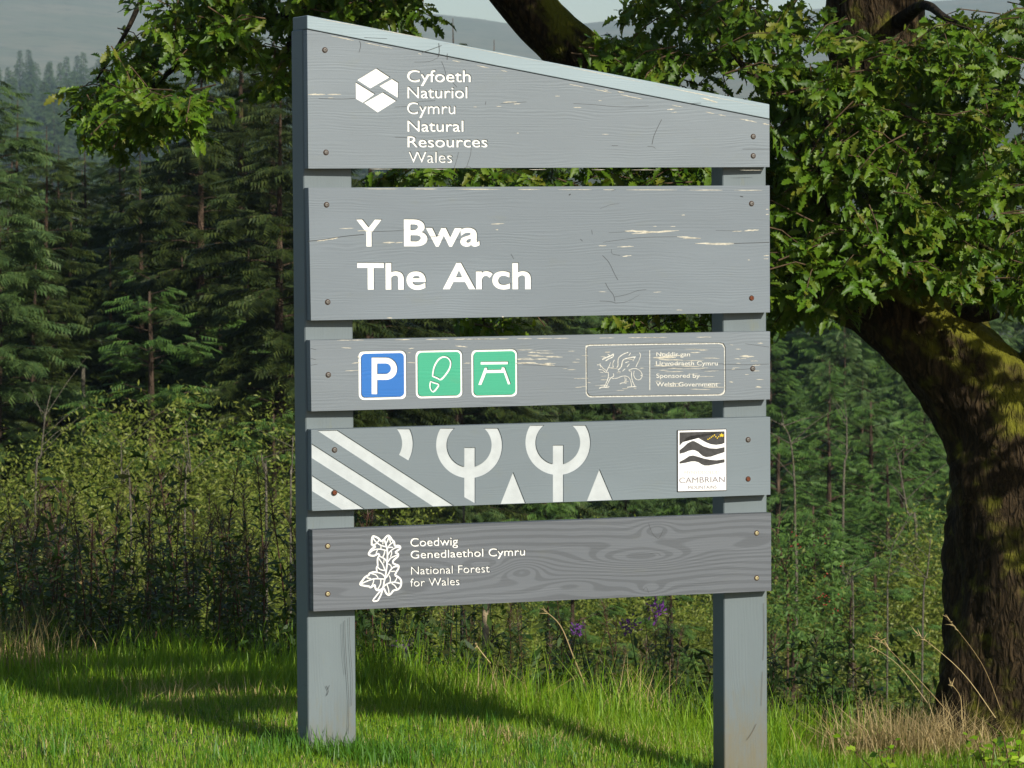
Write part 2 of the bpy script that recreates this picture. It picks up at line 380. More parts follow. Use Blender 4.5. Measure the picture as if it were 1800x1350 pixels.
# ------------------------------------------------------------------ the sign
TH = R(20); LEAN = math.atan(-0.00833)
SX, SY = -0.58358 - 0.00833 * -1.6, 10.84456
sign = empty('car_park_sign', (SX, SY, 0))
sign.rotation_mode = 'QUATERNION'
sign.rotation_quaternion = (Matrix.Rotation(LEAN, 3, 'Y') @ Matrix.Rotation(TH, 3, 'Z')).to_quaternion()
setp(sign, 'tall grey timber welcome sign of five boards on two square posts', 'sign')
SM = Matrix.Translation((SX, SY, 0)) @ sign.rotation_quaternion.to_matrix().to_4x4(); SMI = SM.inverted()
SWID = 1.44; TK = 0.041
Z = dict(capL=(2.114, 2.0735), capR=(1.864, 1.8185), b1=1.677, b2=(1.622, 1.242), b3=(1.185, .981), b4=(.928, .694), b5=(.639, .404))
e0 = SMI @ EYE
def bp(u, v, yy=0.0):
    """pixel -> (x, z) on the front plane of the boards, in the sign's own frame"""
    k = SMI.to_3x3() @ (RT * ((u - 900) / F_PX) + UP * (-(v - 675) / F_PX) + FWD)
    t = (yy - e0.y) / k.y
    return (e0.x + k.x * t, e0.z + k.z * t)
def bpl(pts, o=(0, 0), f=1.0): return [bp(o[0] + x / f, o[1] + y / f) for x, y in pts]

from mathutils.geometry import delaunay_2d_cdt
def fill_loops(loops):
    """triangles of the area enclosed by loops, by the even-odd rule"""
    vs, es, n = [], [], 0
    for l in loops:
        k = len(l); vs += [Vector(p) for p in l]; es += [(n + q, n + (q + 1) % k) for q in range(k)]; n += k
    ov, oe, of, *_ = delaunay_2d_cdt(vs, es, [], 0, 1e-7)
    V = np.array([tuple(p) for p in ov]); T = np.array([f for f in of if len(f) == 3])
    c = V[T].mean(1); par = np.zeros(len(T), int)
    for l in loops:
        L = np.array(l); A = L; B = np.roll(L, 1, 0)
        cond = (A[None, :, 1] > c[:, None, 1]) != (B[None, :, 1] > c[:, None, 1])
        with np.errstate(divide='ignore', invalid='ignore'):
            xx = (B[None, :, 0] - A[None, :, 0]) * (c[:, None, 1] - A[None, :, 1]) / (B[None, :, 1] - A[None, :, 1]) + A[None, :, 0]
        par += (cond & (c[:, None, 0] < xx)).sum(1)
    return V, T[par % 2 == 1]

def curve_mesh(name, loops, thick, y0, back=True):
    """flat sheet bounded by loops (even-odd), front face at y0, thick deep, walls round every loop"""
    V, T = fill_loops(loops)
    T = T.copy()
    a, b_, c_ = V[T[:, 0]], V[T[:, 1]], V[T[:, 2]]
    area = (b_[:, 0] - a[:, 0]) * (c_[:, 1] - a[:, 1]) - (b_[:, 1] - a[:, 1]) * (c_[:, 0] - a[:, 0])
    T[area < 0] = T[area < 0][:, ::-1]
    mb = MB(); mb.add(np.stack([V[:, 0], np.full(len(V), y0), V[:, 1]], -1), T=T)
    if thick:
        # walls along edges used once
        ed = {}
        for t in T:
            for q in range(3):
                e = (t[q], t[(q + 1) % 3]); ed[e] = 1
        E_ = [e for e in ed if (e[1], e[0]) not in ed]
        n = len(V)
        mb.add(np.concatenate([np.stack([V[:, 0], np.full(n, y0), V[:, 1]], -1), np.stack([V[:, 0], np.full(n, y0 + thick), V[:, 1]], -1)]), Q=[(b2_, a2_, a2_ + n, b2_ + n) for a2_, b2_ in E_])
    return mb.mesh(name)

def embolden(loops, off):
    """grow letter outlines by off; overlaps merge (non-zero winding), counters shrink"""
    def area(l): return .5 * sum(l[k - 1][0] * l[k][1] - l[k][0] * l[k - 1][1] for k in range(len(l)))
    def within(p, l): return inside(l, p[0], p[1])
    grown = []
    for a_, l in enumerate(loops):
        hole = sum(within(l[0], m_) for b_, m_ in enumerate(loops) if b_ != a_) % 2 == 1
        L = np.array(l if (area(l) > 0) != hole else l[::-1])
        keep = np.linalg.norm(L - np.roll(L, 1, 0), axis=1) > 1e-4; L = L[keep]
        e0_ = L - np.roll(L, 1, 0); e1_ = np.roll(L, -1, 0) - L
        n0 = np.stack([e0_[:, 1], -e0_[:, 0]], -1); n1 = np.stack([e1_[:, 1], -e1_[:, 0]], -1)
        n0 /= np.linalg.norm(n0, axis=1)[:, None]; n1 /= np.linalg.norm(n1, axis=1)[:, None]
        m = n0 + n1; m /= np.linalg.norm(m, axis=1)[:, None] + 1e-9
        grown.append(L + m * (off / np.clip((m * n0).sum(1), .55, 1))[:, None])
    vs, es, n = [], [], 0
    for l in grown:
        k = len(l); vs += [Vector(p) for p in l]; es += [(n + q, n + (q + 1) % k) for q in range(k)]; n += k
    ov, oe, of, *_ = delaunay_2d_cdt(vs, es, [], 0, 1e-7)
    V = np.array([tuple(p) for p in ov]); T = np.array([f for f in of if len(f) == 3]); c = V[T].mean(1); wn = np.zeros(len(T), int)
    for L in grown:
        A = L[None]; B = np.roll(L, -1, 0)[None]
        cr = (B[..., 0] - A[..., 0]) * (c[:, None, 1] - A[..., 1]) - (c[:, None, 0] - A[..., 0]) * (B[..., 1] - A[..., 1])
        wn += ((A[..., 1] <= c[:, None, 1]) & (B[..., 1] > c[:, None, 1]) & (cr > 0)).sum(1) - ((A[..., 1] > c[:, None, 1]) & (B[..., 1] <= c[:, None, 1]) & (cr < 0)).sum(1)
    T = T[wn > 0]
    a, b_, c_ = V[T[:, 0]], V[T[:, 1]], V[T[:, 2]]
    ar = (b_[:, 0] - a[:, 0]) * (c_[:, 1] - a[:, 1]) - (b_[:, 1] - a[:, 1]) * (c_[:, 0] - a[:, 0]); T[ar < 0] = T[ar < 0][:, ::-1]
    ed = {(t[q], t[(q + 1) % 3]) for t in T for q in range(3)}
    nxt = {}
    for p, q in ed:
        if (q, p) not in ed: nxt.setdefault(p, []).append(q)
    out = []
    while nxt:
        s0 = next(iter(nxt)); cur = s0; lp = []
        while cur in nxt:
            lp.append(tuple(V[cur])); q = nxt[cur].pop()
            if not nxt[cur]: del nxt[cur]
            cur = q
        if len(lp) > 2 and abs(area(lp)) > 1e-5: out.append(lp)
    return out

def inside(poly, u, v):
    c = False; n = len(poly); j = n - 1
    for i_ in range(n):
        a, b_ = poly[i_], poly[j]
        if (a[1] > v) != (b_[1] > v) and u < (b_[0] - a[0]) * (v - a[1]) / (b_[1] - a[1]) + a[0]: c = not c
        j = i_
    return c

def text_loops(body, u0, u1, vb, cap, bold=0.0, vb2=None, space=1.0, shear=0.0):
    """outlines of a line of lettering: left and right pixel, baseline pixel and cap height in pixels"""
    cu = bpy.data.curves.new('t', 'FONT'); cu.body = body; cu.size = 1; cu.space_character = space; cu.resolution_u = 6
    o = bpy.data.objects.new('t', cu); C.objects.link(o)
    dg = bpy.context.evaluated_depsgraph_get(); me = bpy.data.meshes.new_from_object(o.evaluated_get(dg))
    bpy.data.objects.remove(o); bpy.data.curves.remove(cu)
    bm = bmesh.new(); bm.from_mesh(me); bpy.data.meshes.remove(me)
    bmesh.ops.remove_doubles(bm, verts=bm.verts, dist=1e-5)
    nxt = {}
    for e in bm.edges:
        if len(e.link_faces) == 1:
            a, b_ = e.verts; nxt.setdefault(a, []).append(b_); nxt.setdefault(b_, []).append(a)
    loops, seen = [], set()
    for s_ in list(nxt):
        if s_ in seen: continue
        lp = [s_]; seen.add(s_); cur = s_
        while True:
            c2 = [q for q in nxt[cur] if q not in seen]
            if not c2: break
            cur = c2[0]; seen.add(cur); lp.append(cur)
        if len(lp) > 2: loops.append([(q.co.x, q.co.y) for q in lp])
    bm.free()
    if bold: loops = embolden(loops, bold)
    xs = [p[0] for l in loops for p in l]; x0, x1 = min(xs), max(xs)
    CAPH = 0.727 + 2 * bold
    vb2 = vb if vb2 is None else vb2
    A = bp(u0, vb); B = bp(u1, vb2); T = bp(u0, vb - cap)
    sz = (T[1] - A[1]) / CAPH
    out = []
    for l in loops:
        out.append([(A[0] + (x - x0) / (x1 - x0) * (B[0] - A[0]), A[1] + (x - x0) / (x1 - x0) * (B[1] - A[1]) + (y + bold) * sz) for x, y in l])
    return out

def bounds(loops, m=0.003):
    xs = [p[0] for l in loops for p in l]; zs = [p[1] for l in loops for p in l]
    return min(xs) - m, max(xs) + m, min(zs) - m, max(zs) + m

def rrect(x0, x1, z0, z1, r, n=6):
    out = []
    for cx, cz, a0 in ((x1 - r, z1 - r, 0), (x0 + r, z1 - r, 90), (x0 + r, z0 + r, 180), (x1 - r, z0 + r, 270)):
        for k in range(n + 1):
            a = R(a0 + 90 * k / n); out.append((cx + r * math.cos(a), cz + r * math.sin(a)))
    return out

def ribbon_mesh(name, lines, y0=-0.0006, closed=False):
    """flat painted strokes: lines = [(points, width)]"""
    mb = MB()
    for P, w in lines:
        P = np.asarray(P, float)
        if len(P) > 2: P = catmull(P, 3)
        T = np.gradient(P, axis=0); T /= np.linalg.norm(T, axis=1)[:, None] + 1e-12
        N = np.stack([-T[:, 1], T[:, 0]], -1) * w / 2
        a, b_ = P + N, P - N
        m = len(P)
        jit = y0 - 0.00004 * (len(mb.V) % 9)
        V = np.concatenate([np.stack([q[:, 0], np.full(m, jit), q[:, 1]], -1) for q in (a, b_)])
        k = np.arange(m - 1)
        mb.add(V, Q=np.stack([k, k + m, k + m + 1, k + 1], -1))
    return mb.mesh(name)

def poly_mesh(name, polys, y0):
    mb = MB()
    bm = bmesh.new()
    for P in polys:
        vs = [bm.verts.new((x, y0, z)) for x, z in P]
        bm.faces.new(vs)
    bmesh.ops.triangulate(bm, faces=bm.faces)
    me = bpy.data.meshes.new(name); bm.to_mesh(me); bm.free(); return me

def make_board(outline, holes, mat):
    """a plank: engraved front layer on a solid body"""
    me = curve_mesh('board', [outline] + holes, 0.004, 0.0)
    bm = bmesh.new(); bm.from_mesh(me)
    n = len(outline); a = [bm.verts.new((x, 0.0047, z)) for x, z in outline]; b_ = [bm.verts.new((x, TK, z)) for x, z in outline]
    bm.faces.new(a); bm.faces.new(b_[::-1])
    for k in range(n): bm.faces.new((a[k], b_[k], b_[(k + 1) % n], a[(k + 1) % n]))
    bmesh.ops.recalc_face_normals(bm, faces=bm.faces)
    bm.to_mesh(me); bm.free()
    return obj('board', me, mat, sign)

def inlay(name, loops, mat, parent, m=0.003, y=0.0043):
    """the painted floor of an engraving"""
    return obj(name, curve_mesh(name, loops, 0, y - 0.0008), mat, parent)

def screw(board, u, v, kind='screw'):
    x, z = bp(u, v)
    mb = MB(); n = 12
    for (r0, y0_, r1, y1_, mi) in ((0.0085, -0.0004, 0.0060, -0.0007, 0), (0.0060, -0.0009, 0.0056, -0.0030, 1), (0.0056, -0.0030, 0.0030, -0.0036, 1), (0.0030, -0.0036, 0.0026, -0.0020, 1), (.0026, -.0020, 0.0, -.0018, 1)):
        a = np.arange(n) / n * 2 * np.pi
        V = np.concatenate([np.stack([x + r * np.cos(a), np.full(n, y_), z + r * np.sin(a)], -1) for r, y_ in ((r0, y0_), (r1, y1_))])
        k = np.arange(n); mb.add(V, Q=np.stack([k, (k + 1) % n, n + (k + 1) % n, n + k], -1))
    me = mb.mesh('screw'); me.materials.append(M['hole']); me.materials.append(M[kind])
    mi = np.ones(5 * n, np.int32); mi[:n] = 0
    me.polygons.foreach_set('material_index', mi)
    return obj('screw', me, None, board)

def sliver(u0, v0, u1, v1, w, seed=0, n=7):
    """ragged lens-shaped flake between two pixels, w pixels high"""
    rr = random.Random(seed + int(u0 * 7 + v0)); top, bot = [], []
    for k in range(n + 1):
        t = k / n; u = u0 + (u1 - u0) * t; v = v0 + (v1 - v0) * t; e = math.sin(math.pi * min(max(t, 0.02), 0.98)) ** 0.6
        top.append(bp(u, v - w * 0.5 * e * rr.uniform(0.3, 1.2))); bot.append(bp(u, v + w * 0.5 * e * rr.uniform(0.2, 1.0)))
    return top + bot[::-1]

def marks(board, flakes, cracks):
    if flakes: obj('paint_flake', poly_mesh('paint_flake', [sliver(*f) for f in flakes], -0.0004), M['cream'], board)
    if cracks: obj('crack', ribbon_mesh('crack', [([bp(*p) for p in P], w * .55 / 612.0) for P, w in cracks], -0.00045), M['crack'], board)

# posts, slightly twisted as timber is
for px_l, px_w, ztop, tw in ((-0.005, 0.147, 2.055, 2.0), (1.3085, 0.139, 1.80, -2.6)):
    D = 0.098
    bm = bmesh.new()
    ret = bmesh.ops.create_cube(bm, size=1)
    for v_ in ret['verts']:
        v_.co = Vector((px_l + (v_.co.x + 0.5) * px_w, TK + 0.0006 + (v_.co.y + 0.5) * D, -0.6 if v_.co.z < 0 else 2.0745 - .1771 * (px_l + (v_.co.x + .5) * px_w)))
    bmesh.ops.bevel(bm, geom=list(bm.edges), offset=0.003, segments=1, affect='EDGES')
    piv = Vector((px_l + px_w / 2, TK + D / 2 + 0.002, 0))
    bmesh.ops.rotate(bm, verts=bm.verts, cent=piv, matrix=Matrix.Rotation(R(tw), 3, 'Z'))
    me = bpy.data.meshes.new('post'); bm.to_mesh(me); bm.free()
    post = obj('post', me, M['post'], sign)

XR = SWID
# --- sloping cap board
def prism(name, pts, y0, y1, mat, parent):
    bm = bmesh.new(); a = [bm.verts.new((x, y0, z)) for x, z in pts]; b_ = [bm.verts.new((x, y1, z)) for x, z in pts]
    bm.faces.new(a); bm.faces.new(b_[::-1]); n = len(pts)
    for k in range(n): bm.faces.new((a[k], b_[k], b_[(k + 1) % n], a[(k + 1) % n]))
    bmesh.ops.recalc_face_normals(bm, faces=bm.faces)
    bmesh.ops.bevel(bm, geom=list(bm.edges), offset=0.0015, segments=1, affect='EDGES')
    me = bpy.data.meshes.new(name); bm.to_mesh(me); bm.free(); return obj(name, me, mat, parent)
cap = prism('cap', [(0, 2.0757), (XR, 1.8207), (XR, 1.864), (0, 2.114)], -0.0006, 0.142, M['cap'], sign)
cap.data.materials.append(M['post'])
for p_ in cap.data.polygons:
    if abs(p_.normal.x) > .9: p_.material_index = 1
cap['label'] = 'pale blue grey sloping cap along the top edge of the sign'
obj('crack', ribbon_mesh('crack', [([bp(*p) for p in P], w / 612.0) for P, w in
    [([(771, 76), (772, 90), (770, 100)], 1.2), ([(742, 92), (760, 86), (776, 80)], 1.0), ([(786, 94), (786, 105)], 0.9), ([(640, 66), (680, 68)], .6), ([(1210, 182), (1232, 181)], .7)]], -0.0011), M['crack'], cap)
obj('paint_flake', poly_mesh('paint_flake', [sliver(*f) for f in [(1232, 172, 1256, 178, 3), (1250, 178, 1262, 180, 2), (1085, 161, 1097, 163, 2), (1062, 158, 1068, 159, 1.5),
    (560, 33, 640, 47, 1.2), (650, 49, 760, 70, 1.2), (780, 75, 960, 110, 1.3), (970, 112, 1130, 145, 1.3), (1150, 149, 1340, 188, 1.5)]], -0.001), M['cream'], cap)

# --- board one: agency name
o1, f1 = (500, 0), 3.971
hexes = [bpl(p, o1, f1) for p in ([(508, 558), (645, 475), (740, 538), (600, 617)], [(662, 600), (755, 548), (798, 575), (795, 685)],
                                  [(555, 718), (690, 642), (785, 702), (652, 785)], [(498, 570), (635, 655), (548, 717), (500, 690)])]
T1 = [('Cyfoeth', 716.0, 828.6, 144.2, 23, .020), ('Naturiol', 716.5, 822.8, 172.6, 22.2, .020), ('Cymru', 716.0, 801.7, 200.4, 22.6, .014),
      ('Natural', 716.5, 816.0, 231.3, 21.6, .020), ('Resources', 716.5, 858.2, 258.8, 21.4, .020), ('Wales', 718.4, 796.0, 286.0, 21.4, .006)]
L1 = [text_loops(*t) for t in T1]
b1 = make_board([(0, Z['b1']), (XR, Z['b1']), (XR, 1.8180), (0, 2.0730)], hexes + [l for L in L1 for l in L], M['grey_top'])
b1['label'] = 'top board with sloping upper edge and agency name'
inlay('emblem', hexes, M['white'], b1)
for L in L1: inlay('lettering', L, M['white'], b1, 0.001)
for s_ in ((571, 88), (573, 268), (1324, 240), (1324, 274)): screw(b1, *s_)
marks(b1, [(541, 166, 572, 166, 3), (575, 166, 600, 166, 2.5), (576, 172, 586, 172, 1.6), (884, 180, 908, 179, 3), (902, 183, 915, 182, 2), (872, 187, 882, 187, 1.5), (908, 234, 912, 234, 1.8), (832, 188, 838, 188, 1.5),
           (975, 169, 984, 169, 1.6), (1052, 177, 1058, 177, 1.6), (1008, 189, 1022, 189, 1.8), (1058, 236, 1070, 236, 1.4), (1172, 193, 1186, 192, 2.4), (1180, 198, 1190, 197, 1.2)]
      + [(x, 52 + (x - 540) * 0.2030 + 2.6, x + l, 52 + (x + l - 540) * 0.2030 + 2.6, h) for x, l, h in ((582, 40, 2), (640, 30, 1.5), (665, 26, 1.5), (735, 6, 2), (795, 14, 2), (838, 22, 1.6), (880, 12, 1.4), (1000, 26, 2), (1045, 30, 2), (1090, 40, 2), (1180, 20, 1.8), (1240, 16, 2), (1262, 14, 2), (1300, 30, 2.4), (1340, 12, 3))]
      + [(x, 296.8 + (x - 541) * 0.003, x + l, 296.8 + (x + l - 541) * .003, 1.2) for x, l in ((650, 40), (760, 26), (930, 30), (1040, 24), (1110, 50), (1180, 12), (1300, 40))],
      [([(560, 173), (600, 174), (625, 173)], 1.1), ([(694, 188), (715, 187)], 0.9), ([(694, 241), (716, 242)], 0.9), ([(632, 72), (634, 80), (631, 92)], 1.3),
       ([(728, 109), (755, 108), (770, 101)], 0.7), ([(776, 108), (781, 120), (784, 132)], 0.9), ([(796, 145), (803, 153)], 0.8), ([(735, 178), (765, 177)], 0.8),
       ([(798, 296), (803, 280), (806, 267)], 0.8), ([(820, 294), (827, 272), (828, 260)], 1.0), ([(814, 296), (824, 293), (830, 297)], 0.8), ([(1146, 254), (1149, 240), (1155, 226), (1163, 210)], 1.5), ([(1138, 257), (1148, 258), (1152, 261)], 0.9),
       ([(1008, 182), (1045, 184), (1075, 187), (1110, 188), (1140, 186)], 0.7), ([(1305, 262), (1352, 262)], 0.8), ([(1075, 256), (1086, 256)], 1.0), ([(880, 182), (925, 179)], 0.7), ([(853, 184), (854, 178)], 1)])

# --- board two: place name
T2 = [('Y', 626.0, 672.5, 433.3, 51.5, .029), ('Bwa', 710.3, 844.5, 433.0, 51.3, .030), ('The', 628.4, 750.0, 509.0, 50.5, .029), ('Arch', 778.5, 934.5, 508.4, 50.0, .029)]
L2 = [text_loops(*t) for t in T2]
z1_, z0_ = Z['b2']
b2 = make_board([(0.004, z0_), (XR, z0_), (XR, z1_), (0.0, z1_)], [l for L in L2 for l in L], M['grey'])
b2['label'] = 'second board carrying the place name in large white letters'
for L in L2: inlay('lettering', L, M['white'], b2, 0.001)
screw(b2, 574, 360); screw(b2, 576, 531); screw(b2, 1321, 358); screw(b2, 1321, 524, 'screw_rust')
marks(b2, [(557, 424, 578, 421, 3), (578, 421, 594, 418, 4), (596, 402, 622, 401, 1.8), (628, 406, 650, 405, 2), (672, 427, 694, 426, 3), (694, 427, 708, 426, 2), (863, 394, 886, 393, 2.2), (871, 404, 876, 404, 2),
           (1098, 406, 1145, 408, 5), (1110, 411, 1194, 405, 4), (1148, 398, 1154, 398, 1.6), (1178, 398, 1188, 398, 1.4), (1190, 416, 1232, 419, 3.5), (1200, 419, 1230, 419, 2), (1222, 428, 1292, 428, 3.5), (1240, 430, 1290, 430, 2), (1287, 407, 1305, 406, 1.8), (1308, 406, 1334, 404, 3.4),
           (1085, 434, 1114, 433, 2.4), (1094, 451, 1110, 449, 2), (1346, 368, 1351, 368, 2), (1346, 377, 1352, 377, 2), (1314, 457, 1318, 457, 2), (1342, 450, 1352, 449, 2.4), (1342, 455, 1351, 455, 1.6), (1198, 378, 1204, 378, 2), (1052, 432, 1066, 432, 2),
           (1148, 514, 1162, 513, 1.6), (1188, 545, 1200, 545, 1.2), (680, 559, 690, 559, 2), (882, 557, 886, 557, 2.4), (1052, 513, 1066, 513, 1.2)]
      + [(x, 331.6 + (x - 541) * 0.0037, x + l, 331.6 + (x + l - 541) * .0037, 1.6) for x, l in ((640, 60), (720, 50), (800, 80), (910, 40), (980, 60), (1060, 20), (1100, 90), (1210, 60), (1290, 50))],
      [([(541, 424), (570, 421), (600, 416), (640, 412)], 1.8), ([(650, 407), (690, 406), (712, 404)], 1.0), ([(752, 417), (775, 413)], 0.9), ([(1290, 428), (1320, 427), (1352, 426)], 1.6),
       ([(1059, 449), (1068, 458), (1074, 468), (1080, 481), (1086, 492)], 1.1), ([(1064, 497), (1070, 508), (1078, 518), (1081, 530)], 1.1), ([(1054, 529), (1074, 530), (1082, 533)], .9), ([(1080, 522), (1100, 518), (1120, 511), (1136, 509)], .9), ([(1082, 533), (1102, 530), (1124, 518)], .6),
       ([(1075, 438), (1076, 446), (1090, 449)], .9), ([(1040, 404), (1041, 412)], 1.2), ([(1020, 420), (1024, 424)], 1.4), ([(1060, 426), (1120, 418), (1190, 416)], .7), ([(1055, 367), (1072, 360), (1088, 358)], .6), ([(1075, 336), (1082, 333)], .8),
       ([(898, 446), (903, 455)], .9), ([(1000, 343), (1003, 341)], 3.5), ([(1301, 345), (1306, 346)], 2.5), ([(1070, 409), (1108, 407)], .6), ([(1258, 405), (1300, 406)], .6), ([(730, 424), (840, 420)], .5)])

# --- board three: pictograms and sponsor
o3, f3 = (620, 605), 6.0
def prect(x0, x1, y0, y1, r, o, f):
    A = bp(o[0] + x0 / f, o[1] + y1 / f); B = bp(o[0] + x1 / f, o[1] + y0 / f); rr = r / f / 612
    return rrect(A[0], B[0], A[1], B[1], rr)
panels = [('P', 'blue', (65, 568, 62, 590), (95, 540, 92, 562)), ('foot', 'green', (667, 1160, 55, 573), (692, 1135, 80, 548)), ('table', 'green', (1255, 1740, 48, 562), (1280, 1715, 72, 540))]
outer = [prect(*p[2], 60, o3, f3) for p in panels]
fr_o = [bp(*p) for p in ((1029.3, 608), (1029.8, 692), (1034, 697.5), (1040, 698.6), (1268, 695.2), (1274, 692), (1276, 686), (1275.6, 610), (1272, 603.5), (1266, 602), (1038, 605), (1032, 606))]
fr_c = np.mean(fr_o, axis=0)
fr_i = [(fr_c[0] + (p[0] - fr_c[0]) * 0.978, fr_c[1] + (p[1] - fr_c[1]) * 0.940) for p in fr_o]
z1_, z0_ = Z['b3']
b3 = make_board([(0.003, z0_), (XR, z0_), (XR, z1_), (0.001, z1_)], outer + [fr_o, fr_i], M['grey_worn'])
b3['label'] = 'third board with blue and green pictograms and worn sponsor panel'
for lp in outer: inlay('pictogram_border', [lp], M['white'], b3, 0.001)
inlay('sponsor_frame', [fr_o, fr_i], M['worn_white'], b3, 0.001)
inn = [prect(*p[3], 45, o3, f3) for p in panels]
def arcp(cx, cy, r, a0, a1, n=14): return [(cx + r * math.cos(R(a0 + (a1 - a0) * k / n)), cy + r * math.sin(R(a0 + (a1 - a0) * k / n))) for k in range(n + 1)]
P_out = [(200, 527), (200, 137)] + arcp(355, 257, 120, -90, 90) + [(265, 377), (265, 527)]
P_in = [(265, 203)] + arcp(350, 257, 54, -90, 90) + [(265, 311)]
def strokes_loop(pts, w):
    """closed stroke -> outer and inner loop"""
    P = catmull(pts + [pts[0]], 3)[:-1]
    T = np.roll(P, -1, 0) - np.roll(P, 1, 0); T /= np.linalg.norm(T, axis=1)[:, None]; N = np.stack([T[:, 1], -T[:, 0]], -1) * w / 2
    return [[tuple(q) for q in P + N], [tuple(q) for q in P - N]]
sole = strokes_loop([(846, 336), (852, 285), (868, 225), (905, 165), (955, 133), (1005, 142), (1035, 185), (1030, 240), (1000, 298), (938, 370), (895, 355)], 21)
heel = strokes_loop([(826, 392), (868, 408), (912, 424), (890, 465), (855, 500), (828, 478), (818, 435)], 20)
tab = [[(1350, 183), (1643, 180), (1643, 212), (1350, 215)], [(1394, 245), (1422, 243), (1424, 268), (1572, 265), (1572, 240), (1606, 240), (1672, 420), (1638, 425), (1594, 301), (1412, 305), (1362, 430), (1325, 430)]]
syms = [[P_out, P_in], sole + heel, tab]
for lp, p, sy in zip(inn, panels, syms):
    me = curve_mesh('pictogram_field', [lp] + [bpl(q, o3, f3) for q in sy], 0.0038, 0.0001)
    f = obj('pictogram_field', me, M[p[1]], b3)
    f['label'] = {'P': 'blue field of the parking pictogram', 'foot': 'green field with white boot print outline', 'table': 'green field with white picnic table'}[p[0]]
screw(b3, 577, 659); screw(b3, 1323, 648)
o3s, f3s = (1020, 595), 6.667
T3 = [('Noddir gan', 1153.5, 1212.8, 626.5, 8.0), ('Llywodraeth Cymru', 1152.8, 1261.5, 642.4, 8.0), ('Sponsored by', 1153.5, 1230, 664.2, 8.0), ('Welsh Government', 1152.8, 1261.5, 679.3, 8.0)]
for t in T3:
    L = text_loops(*t, 0.012)
    obj('lettering', curve_mesh('lettering', L, 0.0006, -0.0008), M['worn_white'], b3)
dragon = [
    ([(255, 248), (300, 225), (350, 205), (390, 180)], 14), ([(390, 180), (380, 215), (340, 235), (295, 262)], 12), ([(320, 185), (350, 200)], 8), ([(270, 220), (310, 222)], 7),
    ([(352, 280), (340, 320), (318, 360), (300, 400)], 9), ([(400, 250), (380, 290), (385, 340)], 9), ([(335, 342), (385, 345)], 7),
    ([(560, 162), (500, 185), (450, 225), (440, 270), (440, 320), (425, 340)], 11), ([(590, 168), (565, 205)], 8), ([(650, 215), (580, 225), (510, 245), (490, 280), (480, 330), (440, 372)], 12), ([(640, 218), (615, 265)], 8), ([(570, 270), (525, 285)], 8), ([(575, 298), (545, 335)], 8), ([(525, 355), (490, 385)], 7),
    ([(690, 165), (705, 195), (690, 250), (665, 300), (650, 335)], 8),
    ([(195, 310), (230, 310), (262, 345), (300, 375)], 9), ([(230, 290), (235, 340)], 7), ([(215, 365), (262, 370), (290, 395), (330, 395)], 8), ([(230, 395), (270, 400)], 6),
    ([(325, 395), (330, 430), (320, 480), (290, 545), (275, 565)], 9), ([(385, 410), (390, 440), (350, 470), (325, 520), (300, 565)], 9), ([(220, 585), (260, 570), (330, 575)], 11), ([(235, 550), (290, 548), (340, 565)], 7),
    ([(370, 470), (430, 465), (480, 445), (530, 440), (570, 460), (590, 500), (600, 560)], 8), ([(440, 385), (470, 392)], 6), ([(520, 450), (525, 490), (515, 520)], 7), ([(460, 535), (490, 520), (540, 522)], 9), ([(540, 465), (535, 500)], 6),
    ([(600, 395), (600, 450), (615, 510), (640, 560)], 9), ([(550, 572), (600, 565), (655, 565)], 11),
    ([(565, 372), (610, 355), (660, 355), (705, 385), (725, 430), (710, 470), (680, 485), (645, 470), (625, 430), (630, 380)], 8), ([(570, 378), (600, 385)], 9), ([(705, 430), (725, 440), (715, 450)], 8)]
obj('dragon_emblem', ribbon_mesh('dragon_emblem', [(bpl(P, o3s, f3s), w / f3s / 612) for P, w in dragon] + [(bpl([(812, 140), (813, 380), (813, 605)], o3s, f3s), 11 / f3s / 612)], -0.0007), M['worn_white'], b3)
rr = random.Random(3)
fl3 = [(600, 611, 618, 612, 2), (718, 613, 728, 612, 2), (800, 608, 822, 610, 2), (606, 652, 632, 651, 1.6), (618, 639, 634, 637, 2.4), (715, 637, 731, 638, 1.6), (814, 639, 828, 638, 2), (716, 620, 722, 620, 1.2), (628, 627, 634, 630, 2)]
fl3 += [(a := rr.uniform(905, 960), b_ := rr.uniform(615, 642), a + rr.uniform(10, 34), b_ + rr.uniform(-1, 1), rr.uniform(1, 2.4)) for _ in range(22)]
fl3 += [(a := rr.uniform(1150, 1240), b_ := rr.uniform(612, 690), a + rr.uniform(8, 40), b_ + rr.uniform(-1, 1), rr.uniform(.8, 2)) for _ in range(30)]
fl3 += [(a := rr.uniform(1280, 1335), b_ := rr.uniform(598, 685), a + rr.uniform(6, 18), b_ + rr.uniform(-1, 1), rr.uniform(.8, 2.2)) for _ in range(16)]
fl3 += [(a := rr.uniform(985, 1130), b_ := rr.uniform(610, 690), a + rr.uniform(5, 16), b_ + rr.uniform(-1, 1), rr.uniform(.7, 1.6)) for _ in range(26)]
fl3 += [(1300, 626, 1326, 627, 4), (1148, 629, 1188, 628, 5), (1158, 632, 1200, 633, 3), (1150, 643, 1182, 643, 3), (1165, 626, 1198, 625, 3)]
fl3 += [(a := rr.uniform(560, 1320), 598.6 - (a - 545) * .0087, a + 28, 598.6 - (a + 28 - 545) * .0087, 1.6) for _ in range(20)]
marks(b3, fl3, [([(1140, 648), (1180, 646), (1215, 645)], .8), ([(1260, 639), (1300, 641), (1352, 640)], 1.0), ([(1232, 650), (1290, 650), (1320, 648)], .8), ([(546, 612), (556, 615)], .8), ([(546, 630), (555, 632)], .8), ([(546, 642), (558, 640)], .8), ([(1310, 604), (1352, 610)], .6), ([(920, 641), (1000, 645)], .5)])

